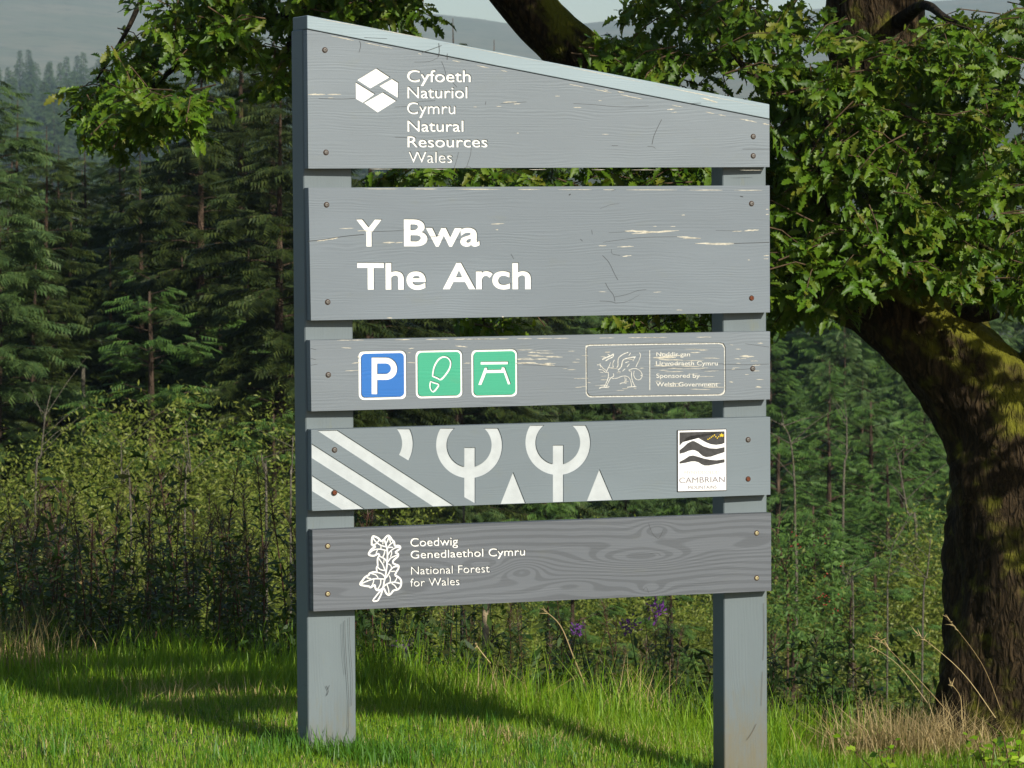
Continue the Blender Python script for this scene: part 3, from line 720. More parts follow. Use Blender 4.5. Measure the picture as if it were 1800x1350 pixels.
# --- board four: carved pattern and plaque
o4, f4 = (530, 735), 4.5
z1_, z0_ = Z['b4']; mg = 0.0009
X0B = 0.002
def clip(loop):
    """keep a carved shape just inside the plank"""
    return [(min(max(x, X0B + mg), XR - mg), min(max(z, z0_ + mg), z1_ - mg)) for x, z in loop]
def clip_poly(P, x0, x1, y0, y1):
    def cut(P, ins, inter):
        out = []
        for k in range(len(P)):
            a, b_ = P[k - 1], P[k]
            if ins(b_):
                if not ins(a): out.append(inter(a, b_))
                out.append(b_)
            elif ins(a): out.append(inter(a, b_))
        return out
    def ix(v): return lambda a, b_: (v, a[1] + (b_[1] - a[1]) * (v - a[0]) / (b_[0] - a[0]))
    def iy(v): return lambda a, b_: (a[0] + (b_[0] - a[0]) * (v - a[1]) / (b_[1] - a[1]), v)
    P = cut(P, lambda p: p[0] >= x0, ix(x0)); P = cut(P, lambda p: p[0] <= x1, ix(x1)); P = cut(P, lambda p: p[1] >= y0, iy(y0)); P = cut(P, lambda p: p[1] <= y1, iy(y1))
    return P
def in4(P): return clip_poly(P, X0B + mg, XR - mg, z0_ + mg, z1_ - mg)
bands = [[(72, 65), (285, 95), (1220, 700), (1240, 730), (1090, 730), (125, 98), (72, 60)][1:-1],
         [(40, 174), (72, 195), (880, 712), (920, 740), (750, 740), (715, 718), (72, 310), (40, 290)],
         [(40, 424), (72, 445), (520, 730), (560, 756), (375, 757), (340, 735), (72, 570), (40, 550)],
         [(60, 706), (110, 745), (115, 770), (60, 770)]]
carve = [in4(bpl(P, o4, f4)) for P in bands]
def Rpt(c, r, a): return (c[0] + r * math.cos(R(a)), c[1] + r * math.sin(R(a)))
c0 = (622, 200)
arc = [Rpt(c0, 263, a) for a in np.linspace(-26, 31, 16)] + [Rpt(c0, 174, a) for a in np.linspace(31, -42, 16)]
carve.append(in4(bpl(arc, o4, f4)))
def round_tree(c, Ro, Ri, tx0, tx1, ttop, bl, br, cut, o, f):
    ycut = cut
    ao = math.degrees(math.asin((ycut - c[1]) / Ro)); ai = math.degrees(math.asin((ycut - c[1]) / Ri))
    def ang(r, x): return math.degrees(math.acos((x - c[0]) / r))
    P = [Rpt(c, Ro, a) for a in np.linspace(180 - ao, ang(Ro, tx0), 26)] + [(tx0, bl), (tx1, br)]
    P += [Rpt(c, Ro, a) for a in np.linspace(ang(Ro, tx1), ao, 26)]
    P += [Rpt(c, Ri, a) for a in np.linspace(ai, ang(Ri, tx1), 22)] + [(tx1, ttop), (tx0, ttop)]
    P += [Rpt(c, Ri, a) for a in np.linspace(ang(Ri, tx0), 180 - ai, 22)]
    return bpl(P, o, f)
o6, f6 = (880, 735), 7.5
# cut lines sit on the plank's upper edge
t1 = round_tree((1328, 212), 263, 176, 1288, 1375, 232, 625, 675, 79, o4, f4)
t2 = round_tree((758, 320), 430, 291, 690, 832, 355, 1140, 1140, 93, o6, f6)
carve += [in4(t1), in4(t2), in4(bpl([(1675, 425), (1785, 700), (1565, 705)], o4, f4)), in4(bpl([(1305, 670), (1497, 1120), (1125, 1125)], o6, f6))]
b4 = make_board([(X0B, z0_), (XR, z0_), (XR, z1_), (X0B, z1_)], carve, M['grey_new'])
b4['label'] = 'fourth board with pale carved bands, two round trees and small plaque'
for P, nm in zip(carve, ['carved_band'] * 4 + ['carved_arc', 'carved_round_tree', 'carved_round_tree', 'carved_triangle', 'carved_triangle']):
    obj(nm, curve_mesh(nm, [P], 0, 0.0035), M['band'], b4)
screw(b4, 588, 791); screw(b4, 588, 866, 'screw_rust'); screw(b4, 1315, 773); screw(b4, 1315, 842, 'screw_rust')
op, fp = (1180, 745), 10.8
pq = [bp(op[0] + x / fp, op[1] + y / fp) for x, y in ((104, 117), (1046, 92), (1047, 1268), (108, 1292))]
plq = prism('plaque', pq[::-1], -0.004, -0.0003, M['plaque_black'], b4)
obj('plaque_face', poly_mesh('plaque_face', [bpl([(119, 1278), (1032, 1256), (1030, 106), (118, 130)], op, fp)], -0.0043), M['plaque_white'], b4)
blk = [[(145, 160), (1000, 140), (1000, 360), (940, 385), (840, 398), (740, 385), (640, 345), (560, 300), (480, 250), (400, 222), (340, 230), (270, 275), (210, 345), (145, 415)],
       [(145, 500), (220, 440), (300, 365), (380, 325), (420, 325), (500, 365), (600, 425), (720, 462), (850, 470), (1000, 440), (1000, 535), (860, 580), (740, 622), (650, 630), (590, 610), (540, 570), (500, 530), (440, 500), (390, 495), (320, 510), (240, 545), (145, 568)],
       [(145, 720), (240, 670), (330, 610), (400, 598), (470, 615), (600, 655), (720, 680), (850, 690), (1000, 670), (1000, 730), (860, 760), (700, 790), (620, 790), (560, 765), (510, 730), (440, 710), (370, 712), (260, 738), (145, 755)]]
obj('plaque_hills', poly_mesh('plaque_hills', [bpl(P, op, fp) for P in blk], -0.0046), M['plaque_black'], b4)
star = [(945 + (46 if k % 2 == 0 else 19) * math.sin(math.pi * k / 5), 215 - (46 if k % 2 == 0 else 19) * math.cos(math.pi * k / 5)) for k in range(10)]
dots = [[(x - 14, y + 2), (x, y - 13), (x + 14, y), (x, y + 14)] for x, y in ((685, 290), (718, 272), (748, 250), (778, 230), (807, 210), (833, 242), (862, 268), (888, 242))]
obj('plaque_star', poly_mesh('plaque_star', [bpl(P, op, fp) for P in [star] + dots], -0.0049), M['yellow'], b4)
def U(x): return op[0] + x / fp
def Vv(y): return op[1] + y / fp
for body, x0, x1, y0, y1, ch, bo, mt in (('MYNYDDOEDD', 240, 900, 952, 945, 64, 0.008, 'plaque_pale'), ('CAMBRIAN', 140, 1005, 1125, 1103, 112, 0.006, 'plaque_grey'), ('MOUNTAINS', 310, 850, 1238, 1228, 66, 0.008, 'plaque_grey')):
    obj('lettering', curve_mesh('lettering', text_loops(body, U(x0), U(x1), Vv(y0), ch / fp, bo, Vv(y1)), 0.0003, -0.0049), M[mt], b4)

# --- board five: forest board with leaf emblem
T5 = [('Coedwig', 721.6, 806.5, 961.0, 16.4, .024, 958.4), ('Genedlaethol Cymru', 722.0, 924.3, 982.0, 15.6, .024, 976.4), ('National Forest', 722.9, 862.0, 1010.2, 15.6, .016, 1006.0), ('for Wales', 721.6, 809.0, 1031.2, 15.4, .016, 1028.4)]
L5 = [text_loops(*t) for t in T5]
z1_, z0_ = Z['b5']
b5 = make_board([(0.004, z0_), (XR + 0.002, z0_), (XR + 0.002, z1_), (0.003, z1_)], [l for L in L5 for l in L], M['grey_dark'])
b5['label'] = 'bottom board, darker grey with bold wood figure and leaf emblem'
for L in L5: inlay('lettering', L, M['white'], b5, 0.001)
for s_ in ((576, 960), (576, 1044), (1330, 937), (1330, 1016)): screw(b5, *s_, 'screw_gold')
o5, f5 = (615, 920), 9.0
W1, W2 = 30, 19
em = [([(345, 345), (345, 270), (362, 205), (410, 215), (455, 240), (492, 285)], W1), ([(492, 285), (535, 258), (572, 215), (606, 192), (640, 220), (668, 262), (698, 292), (704, 332), (716, 362)], W1),
      ([(716, 362), (755, 352), (793, 366), (793, 398), (750, 430), (716, 460)], W1), ([(716, 460), (762, 486), (755, 525), (705, 568), (678, 605), (692, 640)], W1), ([(692, 640), (735, 655), (770, 672), (764, 720), (732, 770), (712, 822)], W1),
      ([(712, 822), (765, 850), (803, 890), (812, 945), (797, 1005), (755, 1045), (690, 1062), (652, 1108), (610, 1133), (572, 1100), (535, 1020)], W1),
      ([(345, 345), (375, 352), (402, 372), (345, 405), (302, 465), (305, 500), (380, 512), (445, 480), (468, 512)], W1), ([(468, 512), (440, 545), (436, 610), (438, 670), (420, 705), (428, 775)], W1 - 4),
      ([(428, 775), (375, 770), (308, 792), (300, 815), (240, 850), (200, 900), (158, 962), (220, 985), (310, 998)], W1), ([(310, 998), (330, 1012), (392, 975), (402, 1020), (432, 1058), (505, 1040), (525, 1005)], W1),
      ([(545, 255), (562, 310), (588, 400), (594, 500), (590, 600), (578, 720), (560, 840), (540, 930), (525, 1010), (490, 1130), (440, 1222)], W1 - 4), ([(505, 1040), (450, 1105), (362, 1224), (440, 1224)], W1 - 6),
      ([(360, 215), (385, 260), (430, 310), (500, 350), (582, 372)], W2), ([(430, 310), (452, 275), (460, 240)], W2), ([(355, 335), (395, 330), (430, 312)], W2), ([(490, 345), (490, 400)], W2 - 5), ([(525, 270), (520, 330)], W2 - 5),
      ([(612, 215), (600, 260), (572, 320)], W2), ([(606, 372), (640, 330), (690, 292)], W2), ([(615, 225), (632, 262), (640, 305)], W2), ([(600, 385), (650, 378), (680, 382)], W2),
      ([(302, 480), (350, 435), (410, 412), (480, 408), (580, 430)], W2), ([(435, 420), (410, 480)], W2 - 5), ([(550, 440), (540, 490), (520, 530)], W2), ([(470, 520), (520, 545), (560, 570), (585, 625)], W2), ([(540, 560), (535, 630)], W2 - 5),
      ([(458, 555), (490, 605), (525, 660), (556, 750)], W2), ([(440, 690), (480, 730), (560, 748)], W2), ([(600, 505), (640, 440), (715, 388), (790, 380)], W2), ([(655, 430), (660, 480), (640, 530)], W2 - 4), ([(600, 610), (650, 545), (760, 496)], W2),
      ([(605, 640), (645, 665), (658, 712)], W2 - 3), ([(568, 865), (610, 800), (650, 725), (700, 688), (766, 680)], W2 + 4), ([(650, 762), (715, 755)], W2 - 4), ([(428, 775), (490, 790), (530, 820), (560, 865)], W2), ([(165, 960), (290, 905), (400, 875), (550, 882)], W2 + 2),
      ([(340, 795), (410, 815), (445, 862)], W2 - 3), ([(265, 860), (335, 875)], W2 - 3), ([(378, 890), (365, 950), (335, 1000)], W2 - 3), ([(488, 890), (482, 965), (432, 1050)], W2 - 2), ([(532, 1000), (600, 950), (700, 930), (805, 955)], W2 + 2), ([(620, 825), (640, 880), (632, 940)], W2 - 3),
      ([(745, 855), (725, 900), (695, 932)], W2 - 3), ([(585, 970), (610, 1040), (618, 1115)], W2 - 2), ([(660, 950), (710, 985), (740, 1035)], W2 - 2)]
obj('leaf_emblem', ribbon_mesh('leaf_emblem', [(bpl(P, o5, f5), w / f5 / 612) for P, w in em], -0.0006), M['white'], b5)
marks(b5, [], [([(1140, 920), (1147, 938), (1158, 946), (1166, 930)], .9), ([(1130, 1038), (1136, 1032), (1140, 1042)], .7), ([(1143, 973), (1155, 972), (1162, 977)], .7)])
# details on the posts: drying cracks
pl = list(sign.children)
posts = [c for c in sign.children if c.name.startswith('post')]
yb = TK + 0.0006
def postline(P, w): return ([bp(u, v, yb) for u, v in P], w * .6 / 612)
obj('crack', ribbon_mesh('crack', [postline(*l) for l in [([(605, 1090), (606, 1130), (609, 1180), (612, 1230), (611, 1290)], 1.2), ([(613, 1085), (614, 1130), (618, 1190), (617, 1240)], 1.0), ([(600, 1095), (602, 1150), (606, 1185)], .8), ([(572, 1205), (576, 1214), (573, 1222)], 1.6), ([(578, 1204), (575, 1212)], 1.2)]], yb - 0.006), M['crack'], posts[0])
obj('crack', ribbon_mesh('crack', [postline(*l) for l in [([(1312, 1300), (1322, 1285), (1328, 1272)], 1.2), ([(1341, 1060), (1342, 1120), (1340, 1160)], .9), ([(1339, 1180), (1337, 1240)], .8)]], yb - 0.006), M['twig'], posts[1])

# ------------------------------------------------------------------ oak
oak_base = at(1812, 1290, 12.9)
oak = empty('oak_tree', (oak_base.x, oak_base.y, oak_base.z - 0.02))
setp(oak, 'big mossy oak leaning over the sign with dark limbs and lobed leaves', 'tree')
OB = np.array(oak.location)
def opath(L):
    P = np.array([np.array(at(u, v, d)) for u, v, d, r in L]) - OB; rr_ = np.array([r / (F_PX / d) for u, v, d, r in L])
    return P, rr_
def barky(seed, amp=0.055, ridges=9):
    r_ = np.random.default_rng(seed); ph = r_.uniform(0, 6.28, 12)
    def f(i, a):
        s = 1.0
        out = np.ones_like(a)
        out += amp * np.sin(ridges * a + ph[0] + 1.3 * np.sin(i * 0.35 + ph[1])) * 0.5
        out += amp * 0.8 * np.sin(5 * a + ph[2] + i * 0.22) + amp * 0.7 * np.sin(3 * a + ph[3] - i * 0.31)
        out += amp * 0.6 * np.sin(17 * a + ph[4] + i * 0.7) + amp * 0.5 * np.sin(23 * a + ph[5] - i * 0.9)
        return out
    return f
def limb(name, L, mat, n=40, sub=8, seed=1, amp=0.05):
    P, rr_ = opath(L); Q = catmull(np.c_[P, rr_], sub)
    mb = MB(); tube(mb, Q[:, :3], np.maximum(Q[:, 3], 0.004), n, barky(seed, amp))
    return obj(name, mb.mesh(name, True), mat, oak)
limb('trunk', [(1815, 1420, 12.9, 235), (1812, 1330, 12.9, 195), (1812, 1250, 12.9, 166), (1815, 1120, 12.9, 154), (1815, 980, 12.9, 148), (1806, 860, 12.9, 136), (1775, 760, 12.9, 124), (1726, 690, 12.9, 99), (1655, 618, 12.9, 82), (1552, 532, 12.95, 72), (1450, 460, 13.0, 74), (1330, 350, 13.05, 62), (1200, 245, 13.1, 55), (1080, 150, 13.1, 50), (975, 60, 13.1, 46), (890, -35, 13.1, 43), (800, -120, 13.1, 36), (690, -190, 13.0, 28), (560, -230, 12.9, 20), (420, -220, 12.8, 12), (330, -150, 12.7, 7)], M['oak_bark'], 48, 8, 3, 0.045)
limb('limb', [(1690, 660, 13.15, 70), (1655, 540, 13.25, 74), (1615, 420, 13.35, 78), (1575, 280, 13.4, 84), (1550, 140, 13.5, 84), (1538, 0, 13.5, 82), (1530, -160, 13.5, 70), (1480, -380, 13.5, 50)], M['oak_bark'], 36, 7, 5, 0.05)
limb('limb', [(1800, 760, 12.9, 90), (1835, 670, 12.85, 62), (1900, 580, 12.8, 56), (1980, 430, 12.4, 60), (2120, 250, 12.0, 45), (2280, 50, 11.6, 28)], M['oak_bark'], 30, 7, 6, 0.05)
# dead stub and lesser branches
limb('branch', [(1600, 560, 12.95, 30), (1690, 552, 12.85, 20), (1740, 553, 12.8, 12), (1756, 556, 12.8, 4)], M['oak_limb'], 10, 5, 7, 0.06)
BR = [[(700, -190, 13.0, 16), (620, -90, 12.9, 13), (560, -10, 12.85, 11), (510, 25, 12.8, 10), (440, 50, 12.75, 9), (370, 82, 12.7, 7), (320, 110, 12.65, 5), (260, 160, 12.6, 3)],
      [(510, 25, 12.8, 8), (515, 60, 12.85, 9), (500, 110, 12.9, 5), (495, 160, 12.9, 2)],
      [(420, -220, 12.8, 9), (330, -110, 12.75, 7), (260, -20, 12.7, 5), (220, 60, 12.6, 4), (170, 140, 12.6, 2)],
      [(640, -120, 12.9, 9), (640, -40, 12.8, 6), (680, 20, 12.75, 4), (720, 45, 12.7, 2)],
      [(1500, 500, 13.0, 22), (1380, 470, 12.9, 14), (1240, 520, 12.8, 9), (1120, 565, 12.75, 5), (1080, 590, 12.7, 2)],
      [(1400, 420, 13.0, 20), (1250, 400, 12.8, 13), (1100, 380, 12.7, 9), (950, 400, 12.6, 6), (860, 520, 12.5, 4), (850, 575, 12.5, 2)],
      [(1600, 380, 13.3, 24), (1640, 300, 12.9, 16), (1690, 240, 12.6, 10), (1760, 200, 12.4, 6)],
      [(1580, 300, 13.4, 22), (1480, 240, 12.9, 14), (1400, 190, 12.6, 8), (1310, 120, 12.4, 5), (1260, 50, 12.4, 3)],
      [(1600, 450, 13.2, 20), (1660, 430, 12.6, 12), (1700, 425, 12.3, 7), (1745, 440, 12.1, 3)],
      [(1500, 500, 12.95, 16), (1470, 420, 12.5, 10), (1450, 330, 12.2, 6), (1430, 250, 12.1, 3)],
      [(1560, 60, 13.5, 20), (1620, 10, 13.1, 10), (1660, 30, 12.7, 6), (1720, 60, 12.5, 3)]]
for k, L in enumerate(BR): limb('branch', L, M['oak_limb'], 7, 5, 20 + k, 0.08)

def leaf_template(fold=.35, bend=.22, tw_=0.0, skew=0.0):
    out = [(0, 0), (.10, .020), (.20, .13), (.27, .075), (.38, .22), (.46, .10), (.57, .27), (.66, .13), (.76, .21), (.84, .10), (.93, .10), (1, 0)]
    mid = [(x, 0) for x, _ in out]
    n = len(out); V = []
    for x, y in mid: V.append((x, 0, 0))
    for x, y in out: V.append((x, y, 0))
    for x, y in out: V.append((x, -y, 0))
    V = np.array(V, float)
    V[:, 2] = np.abs(V[:, 1]) * fold - bend * V[:, 0] ** 2 + tw_ * V[:, 1] * V[:, 0] + .04 * np.sin(V[:, 0] * 17) * np.abs(V[:, 1]) * 3
    V[:, 1] += skew * V[:, 0] ** 2
    Q = [(k, k + 1, n + k + 1, n + k) for k in range(1, n - 2)] + [(k + 1, k, 2 * n + k, 2 * n + k + 1) for k in range(1, n - 2)]
    T = [(0, 1, n + 1), (1, 0, 2 * n + 1), (n - 2, n - 1, n + n - 2), (n - 1, n - 2, 2 * n + n - 2)]
    return V, np.array(T), np.array(Q)
LEAF = [leaf_template(), leaf_template(.6, .45, .5, .12), leaf_template(.1, -.15, -.6, -.15), leaf_template(.8, .7, .2, .05)]
LV, LT, LQ = LEAF[0]
def frames(dirs, normals):
    X = dirs / (np.linalg.norm(dirs, axis=1)[:, None] + 1e-9)
    Zv = normals - X * (normals * X).sum(1)[:, None]; Zv /= np.linalg.norm(Zv, axis=1)[:, None] + 1e-9
    Y_ = np.cross(Zv, X); return np.stack([X, Y_, Zv], -1)
def scatter_template(V, T, Q, pos, Rm, size):
    P = np.einsum('nij,vj->nvi', Rm, V) * size[:, None, None] + pos[:, None, :]
    n, k = len(pos), len(V); off = (np.arange(n) * k)[:, None, None]
    fl = []
    if T is not None and len(T): fl.append((T[None] + off).reshape(-1, 3))
    if Q is not None and len(Q): fl.append((Q[None] + off).reshape(-1, 4))
    return P.reshape(-1, 3), fl

LP, LD, LN, LS = [], [], [], []
twigs = MB()
def spray(c, size=1.0, nl=15, axis=None):
    ax = np.array(axis if axis is not None else (random.gauss(0, 1), random.gauss(-0.5, .8), random.gauss(-0.15, .5))); ax = ax / np.linalg.norm(ax)
    L = random.uniform(.14, .30) * size
    P = np.array([c - ax * L * .5, c + (0, 0, .02), c + ax * L * .45 + (0, 0, -.02)])
    tube(twigs, P, [.003, .0022, .001], 3)
    for k in range(nl):
        t = random.random() ** .7
        p = P[0] * (1 - t) + P[2] * t + np.array([random.gauss(0, .012) for _ in range(3)])
        side = np.cross(ax, (0, 0, 1)); side = side / (np.linalg.norm(side) + 1e-6)
        d = ax * random.uniform(.2, 1.0) + side * random.choice((-1, 1)) * random.uniform(.2, 1.1) + np.array((0, -0.1, random.uniform(-.7, .25)))
        nrm = np.array((random.gauss(0.22, .45), random.gauss(-.45, .45), random.gauss(.65, .4)))
        LP.append(p); LD.append(d); LN.append(nrm); LS.append(random.choice((random.uniform(.028, .05), random.uniform(.042, .068))) * size)
def fill(poly, n, d0, d1, size=1.0, nl=38):
    us = [p[0] for p in poly]; vs = [p[1] for p in poly]; k = 0; tries = 0
    while k < n and tries < n * 60:
        tries += 1
        u, v = random.uniform(min(us), max(us)), random.uniform(min(vs), max(vs))
        if not inside(poly, u, v): continue
        spray(np.array(at(u, v, random.uniform(d0, d1))), size, nl); k += 1
right_mass = [(1060, 140), (1110, 70), (1190, 40), (1290, 10), (1400, 20), (1480, 60), (1620, 70), (1700, 20), (1850, -20), (1950, 200), (1950, 480), (1740, 480), (1690, 500), (1560, 490), (1500, 520), (1420, 540), (1350, 540), (1250, 330), (1100, 250)]
fill(right_mass, 340, 12.0, 13.6, 1.0, 38)
fill([(1350, 60), (1760, 100), (1800, 460), (1640, 500), (1480, 480), (1360, 520)], 120, 12.0, 12.5)
fill([(1360, 470), (1500, 470), (1490, 545), (1400, 550), (1350, 555)], 22, 12.1, 12.8)
fill([(1620, 420), (1800, 400), (1800, 520), (1700, 520)], 22, 12.1, 12.6)
fill([(1040, 90), (1120, 60), (1160, 150), (1050, 150)], 12, 12.3, 12.9)
fill([(1090, 0), (1330, -60), (1330, 30), (1150, 30)], 22, 12.4, 13.4)
# behind the boards
fill([(700, 280), (1260, 240), (1260, 420), (1000, 420), (860, 360), (690, 330)], 60, 12.0, 13.0)
fill([(1070, 520), (1250, 500), (1250, 580), (1130, 585)], 14, 12.3, 12.9)
fill([(830, 540), (920, 520), (925, 580), (860, 588)], 8, 12.3, 12.7)
fill([(640, 312), (740, 305), (740, 330), (650, 330)], 5, 12.4, 12.9)
# left hanging branch
fill([(215, 40), (240, 10), (330, -30), (520, -40), (520, 30), (440, 60), (380, 140), (300, 140), (215, 110)], 55, 12.3, 13.1, .95)
fill([(110, 160), (180, 130), (260, 140), (350, 170), (330, 215), (240, 240), (150, 225)], 42, 12.3, 12.9, .95)
fill([(180, 170), (300, 150), (345, 190), (280, 225), (200, 230)], 14, 11.9, 12.2, .95)
fill([(465, 80), (520, 60), (520, 150), (480, 150)], 9, 12.5, 12.9, .9)
fill([(520, -40), (740, -40), (735, 30), (690, 45), (620, 40), (520, 25)], 46, 12.3, 13.1, .95)
fill([(250, -60), (560, -200), (760, -160), (740, -30), (300, -30)], 60, 12.2, 13.4)
# the rest of the crown, beyond the picture; some clumps are added for shade
def blob(c, rad, n, nl=16):
    for _ in range(n):
        d = rng.normal(size=3); d /= np.linalg.norm(d); spray(np.array(c) + d * np.array(rad) * rng.uniform(.25, 1) ** .5, 1.15, nl)
blob((2.95, 11.3, 1.75), (.75, .7, .6), 62)
blob((.35, 11.85, 2.62), (1.0, .45, .32), 95)  # leaf clump added out of view to shade the herbs behind the sign
blob((1.6, 11.6, 3.2), (.8, .6, .45), 80)  # unseen leaves put here to cast shade on the limb over the cap
blob((1.05, 12.1, 2.98), (.65, .45, .34), 85)  # further clump added above the frame to deepen that limb's shade
blob((3.2, 12.2, 3.0), (1.0, 1.1, .8), 120)
blob((2.2, 13.0, 4.2), (1.6, 1.4, .9), 130)
blob((0.0, 13.2, 4.4), (2.0, 1.2, .8), 120)
LP, LD, LN, LS = map(np.array, (LP, LD, LN, LS)); RM = frames(LD, LN)
LP_l = LP - OB
u, v = project(LP)
sign_px = (u > 505) & (u < 1365) & (v > 15 + (u - 540) * .2) & (v < 1080)
vis = (u > 5) & (u < 1795) & (v > 5) & (v < 600) & ~sign_px
depth = np.where(vis, LP[:, 1], 99)
order = np.argsort(depth)[:300]; single = np.zeros(len(LP), bool); single[order] = True
inframe = (u > -150) & (u < 1950) & (v > -120) & (v < 700)
SV = np.array([(0, 0, 0), (.35, .17, .05), (.75, .2, .0), (1, 0, -.2), (.75, -.2, .0), (.35, -.17, .05)]); SQ = np.array([(0, 1, 2, 3), (0, 3, 4, 5)])
fm = MB()
kind_ = rng.integers(0, 4, len(LP))
def addf(Vt, Tt, Qt, sel):
    if not sel.any(): return
    P, fl = scatter_template(Vt, Tt, Qt, LP_l[sel], RM[sel], LS[sel]); fm.add(P, T=fl[0] if Tt is not None else None, Q=fl[-1])
for q in range(4): addf(*LEAF[q], ~single & inframe & (kind_ == q))
LS = np.where(inframe, LS, LS * 1.25)
addf(SV, None, SQ, ~single & ~inframe)
o = obj('foliage', fm.mesh('foliage', True), M['oak_leaf'], oak); o['kind'] = 'stuff'
lms = []
for q in range(4):
    m_ = mesh_np('leaf', LEAF[q][0], [LEAF[q][1], LEAF[q][2]], True); m_.materials.append(M['oak_leaf']); lms.append(m_)
for k in order:
    o = bpy.data.objects.new('leaf', lms[kind_[k]]); C.objects.link(o); o.parent = oak
    m4 = np.eye(4); m4[:3, :3] = RM[k] * LS[k]; m4[:3, 3] = LP_l[k]; o.matrix_local = Matrix(m4.tolist())
tw = twigs.mesh('twigs'); tw.transform(Matrix.Translation((-OB).tolist())); o = obj('twigs', tw, M['twig'], oak); o['kind'] = 'stuff'

# ------------------------------------------------------------------ spruces
def needle_template(n=5, seed=0):
    """a drooping feathered spray: a few slim blades either side of a twig"""
    V, T = [], []
    V += [(0, -.03, 0), (0, .03, 0), (1, 0, -.12)]; T.append((0, 1, 2))
    for k in range(n):
        t = .12 + .75 * k / n; L = .42 * (1 - t * .55)
        for s in (-1, 1):
            b_ = len(V); V += [(t, 0, -.12 * t * t), (t + .13, 0, -.12 * t * t), (t + .26, s * L, -.12 * t - .16)]; T.append((b_, b_ + 1, b_ + 2))
    return np.array(V, float), np.array(T)
NV, NTt = needle_template()
def spruce_meshes(H, Rr, seed, clear=0.12, dens=1.0, spl=.42, droop=.35, gap=.12, ragged=.25):
    r_ = np.random.default_rng(seed)
    tb = MB(); zz = np.linspace(0, H, 14); wob = np.cumsum(r_.normal(0, .02, (14, 2)), 0) * H / 14
    P = np.c_[wob, zz]; rad = 0.0125 * H * (1 - zz / H) ** .9 + .006
    tube(tb, P, rad, 8)
    pos, dr, nr_, sz = [], [], [], []
    br = MB()
    z = clear * H
    while z < H * .985:
        f = (z - clear * H) / (H * (1 - clear)); lmax = Rr * (1 - f) ** .85 * (0.55 + .45 * min(1, f * 5)) + .10
        nb = r_.integers(4, 7); a0 = r_.uniform(0, 6.28)
        for b_ in range(nb):
            if r_.random() < gap: continue
            a = a0 + b_ * 6.283 / nb + r_.normal(0, .25); L = lmax * r_.uniform(1 - ragged * 1.6, 1 + ragged * .5)
            out = np.array((math.cos(a), math.sin(a), 0)); up = .45 * f + .02
            c = np.array([np.interp(z, zz, P[:, 0]), np.interp(z, zz, P[:, 1]), z + r_.normal(0, .08)])
            ts = np.linspace(0, 1, 5); pts = c + np.outer(ts * L, out) + np.outer((up * ts - droop * ts ** 2 + .12 * ts ** 4) * L, (0, 0, 1))
            tube(br, pts, np.linspace(.010 * L + .004, .002, 5), 3, cap=False)
            n = max(4, int(L * 13 * dens))
            t = r_.uniform(.18, 1, n) ** .8; t[0] = 1
            base = np.stack([np.interp(t, ts, pts[:, q]) for q in range(3)], -1)
            side = np.array((-math.sin(a), math.cos(a), 0)); s = r_.choice((-1, 1), n) * r_.uniform(.2, 1, n); s[0] = 0
            d = out * r_.uniform(.35, 1, (n, 1)) + side * s[:, None] + np.array((0, 0, -.25)) * r_.uniform(-.3, 1.6, (n, 1))
            pos.append(base + r_.normal(0, .02, (n, 3))); dr.append(d); nr_.append(np.array((0, 0, 1.)) + out * .3 + r_.normal(0, .3, (n, 3)))
            sz.append(spl * r_.uniform(.55, 1.15, n) * (.6 + .4 * min(1, L)))
        z += r_.uniform(.75, 1.25) * max(.17, .019 * H)
    pos, dr, nr_, sz = map(np.concatenate, (pos, dr, nr_, sz))
    V, fl = scatter_template(NV, NTt, None, pos, frames(dr, nr_), sz)
    return tb.mesh('spruce_trunk', True), br.mesh('spruce_branches'), mesh_np('spruce_crown', V, fl)
def make_spruce(name, H, Rr, seed, mat, **kw):
    t, b_, c = spruce_meshes(H, Rr, seed, **kw)
    root = empty(name); obj('trunk', t, M['spruce_bark'], root); q = obj('branches', b_, M['spruce_bark'], root); q['kind'] = 'stuff'; k = obj('crown', c, M[mat], root); k['kind'] = 'stuff'
    return root
protos = {
    'tallA': make_spruce('spruce_tree', 17, 3.1, 11, 'spruce', clear=.26, dens=2.4, spl=.44, droop=.5, gap=.08, ragged=.4),
    'tallB': make_spruce('spruce_tree', 16, 3.4, 12, 'spruce', clear=.16, dens=2.4, spl=.44, droop=.55, gap=.06, ragged=.4),
    'tallC': make_spruce('spruce_tree', 15, 3.0, 13, 'spruce_blue', clear=.12, dens=2.4, spl=.42, droop=.4, gap=.06, ragged=.4),
    'midA': make_spruce('young_spruce', 9, 2.2, 14, 'spruce_blue', clear=.03, dens=2.0, spl=.40, droop=.25, gap=.05),
    'midB': make_spruce('young_spruce', 8, 2.1, 15, 'spruce_young', clear=.03, dens=2.0, spl=.38, droop=.3, gap=.05),
    'smallA': make_spruce('spruce_sapling', 4.2, 1.0, 16, 'spruce_young', clear=.05, dens=6.0, spl=.15, droop=.15, gap=.05),
    'far': make_spruce('far_spruce', 13, 2.2, 17, 'spruce_blue', clear=.05, dens=.9, spl=.7, droop=.3, gap=.05),
}
used = set()
def plant(kind, u, d, vtop=None, H0=None, s=None, label=None, group=None, cat='tree', dz=0.0, rot=None, wide=1.0):
    """stand a copy on the ground at depth d; its height is set by the pixel row its tip reaches"""
    p = protos[kind]; x = at(u, 675, d).x; gz = float(ground_z(x, d)) + dz
    root = p if kind not in used else copy_tree(p); used.add(kind)
    if s is None: s = (at(u, vtop, d).z - gz) / H0
    root.location = (x, d, gz - .05); root.rotation_euler = (0, 0, rot if rot is not None else random.uniform(0, 6.28)); root.scale = (s * wide, s * wide, s)
    setp(root, label, cat, group); return root
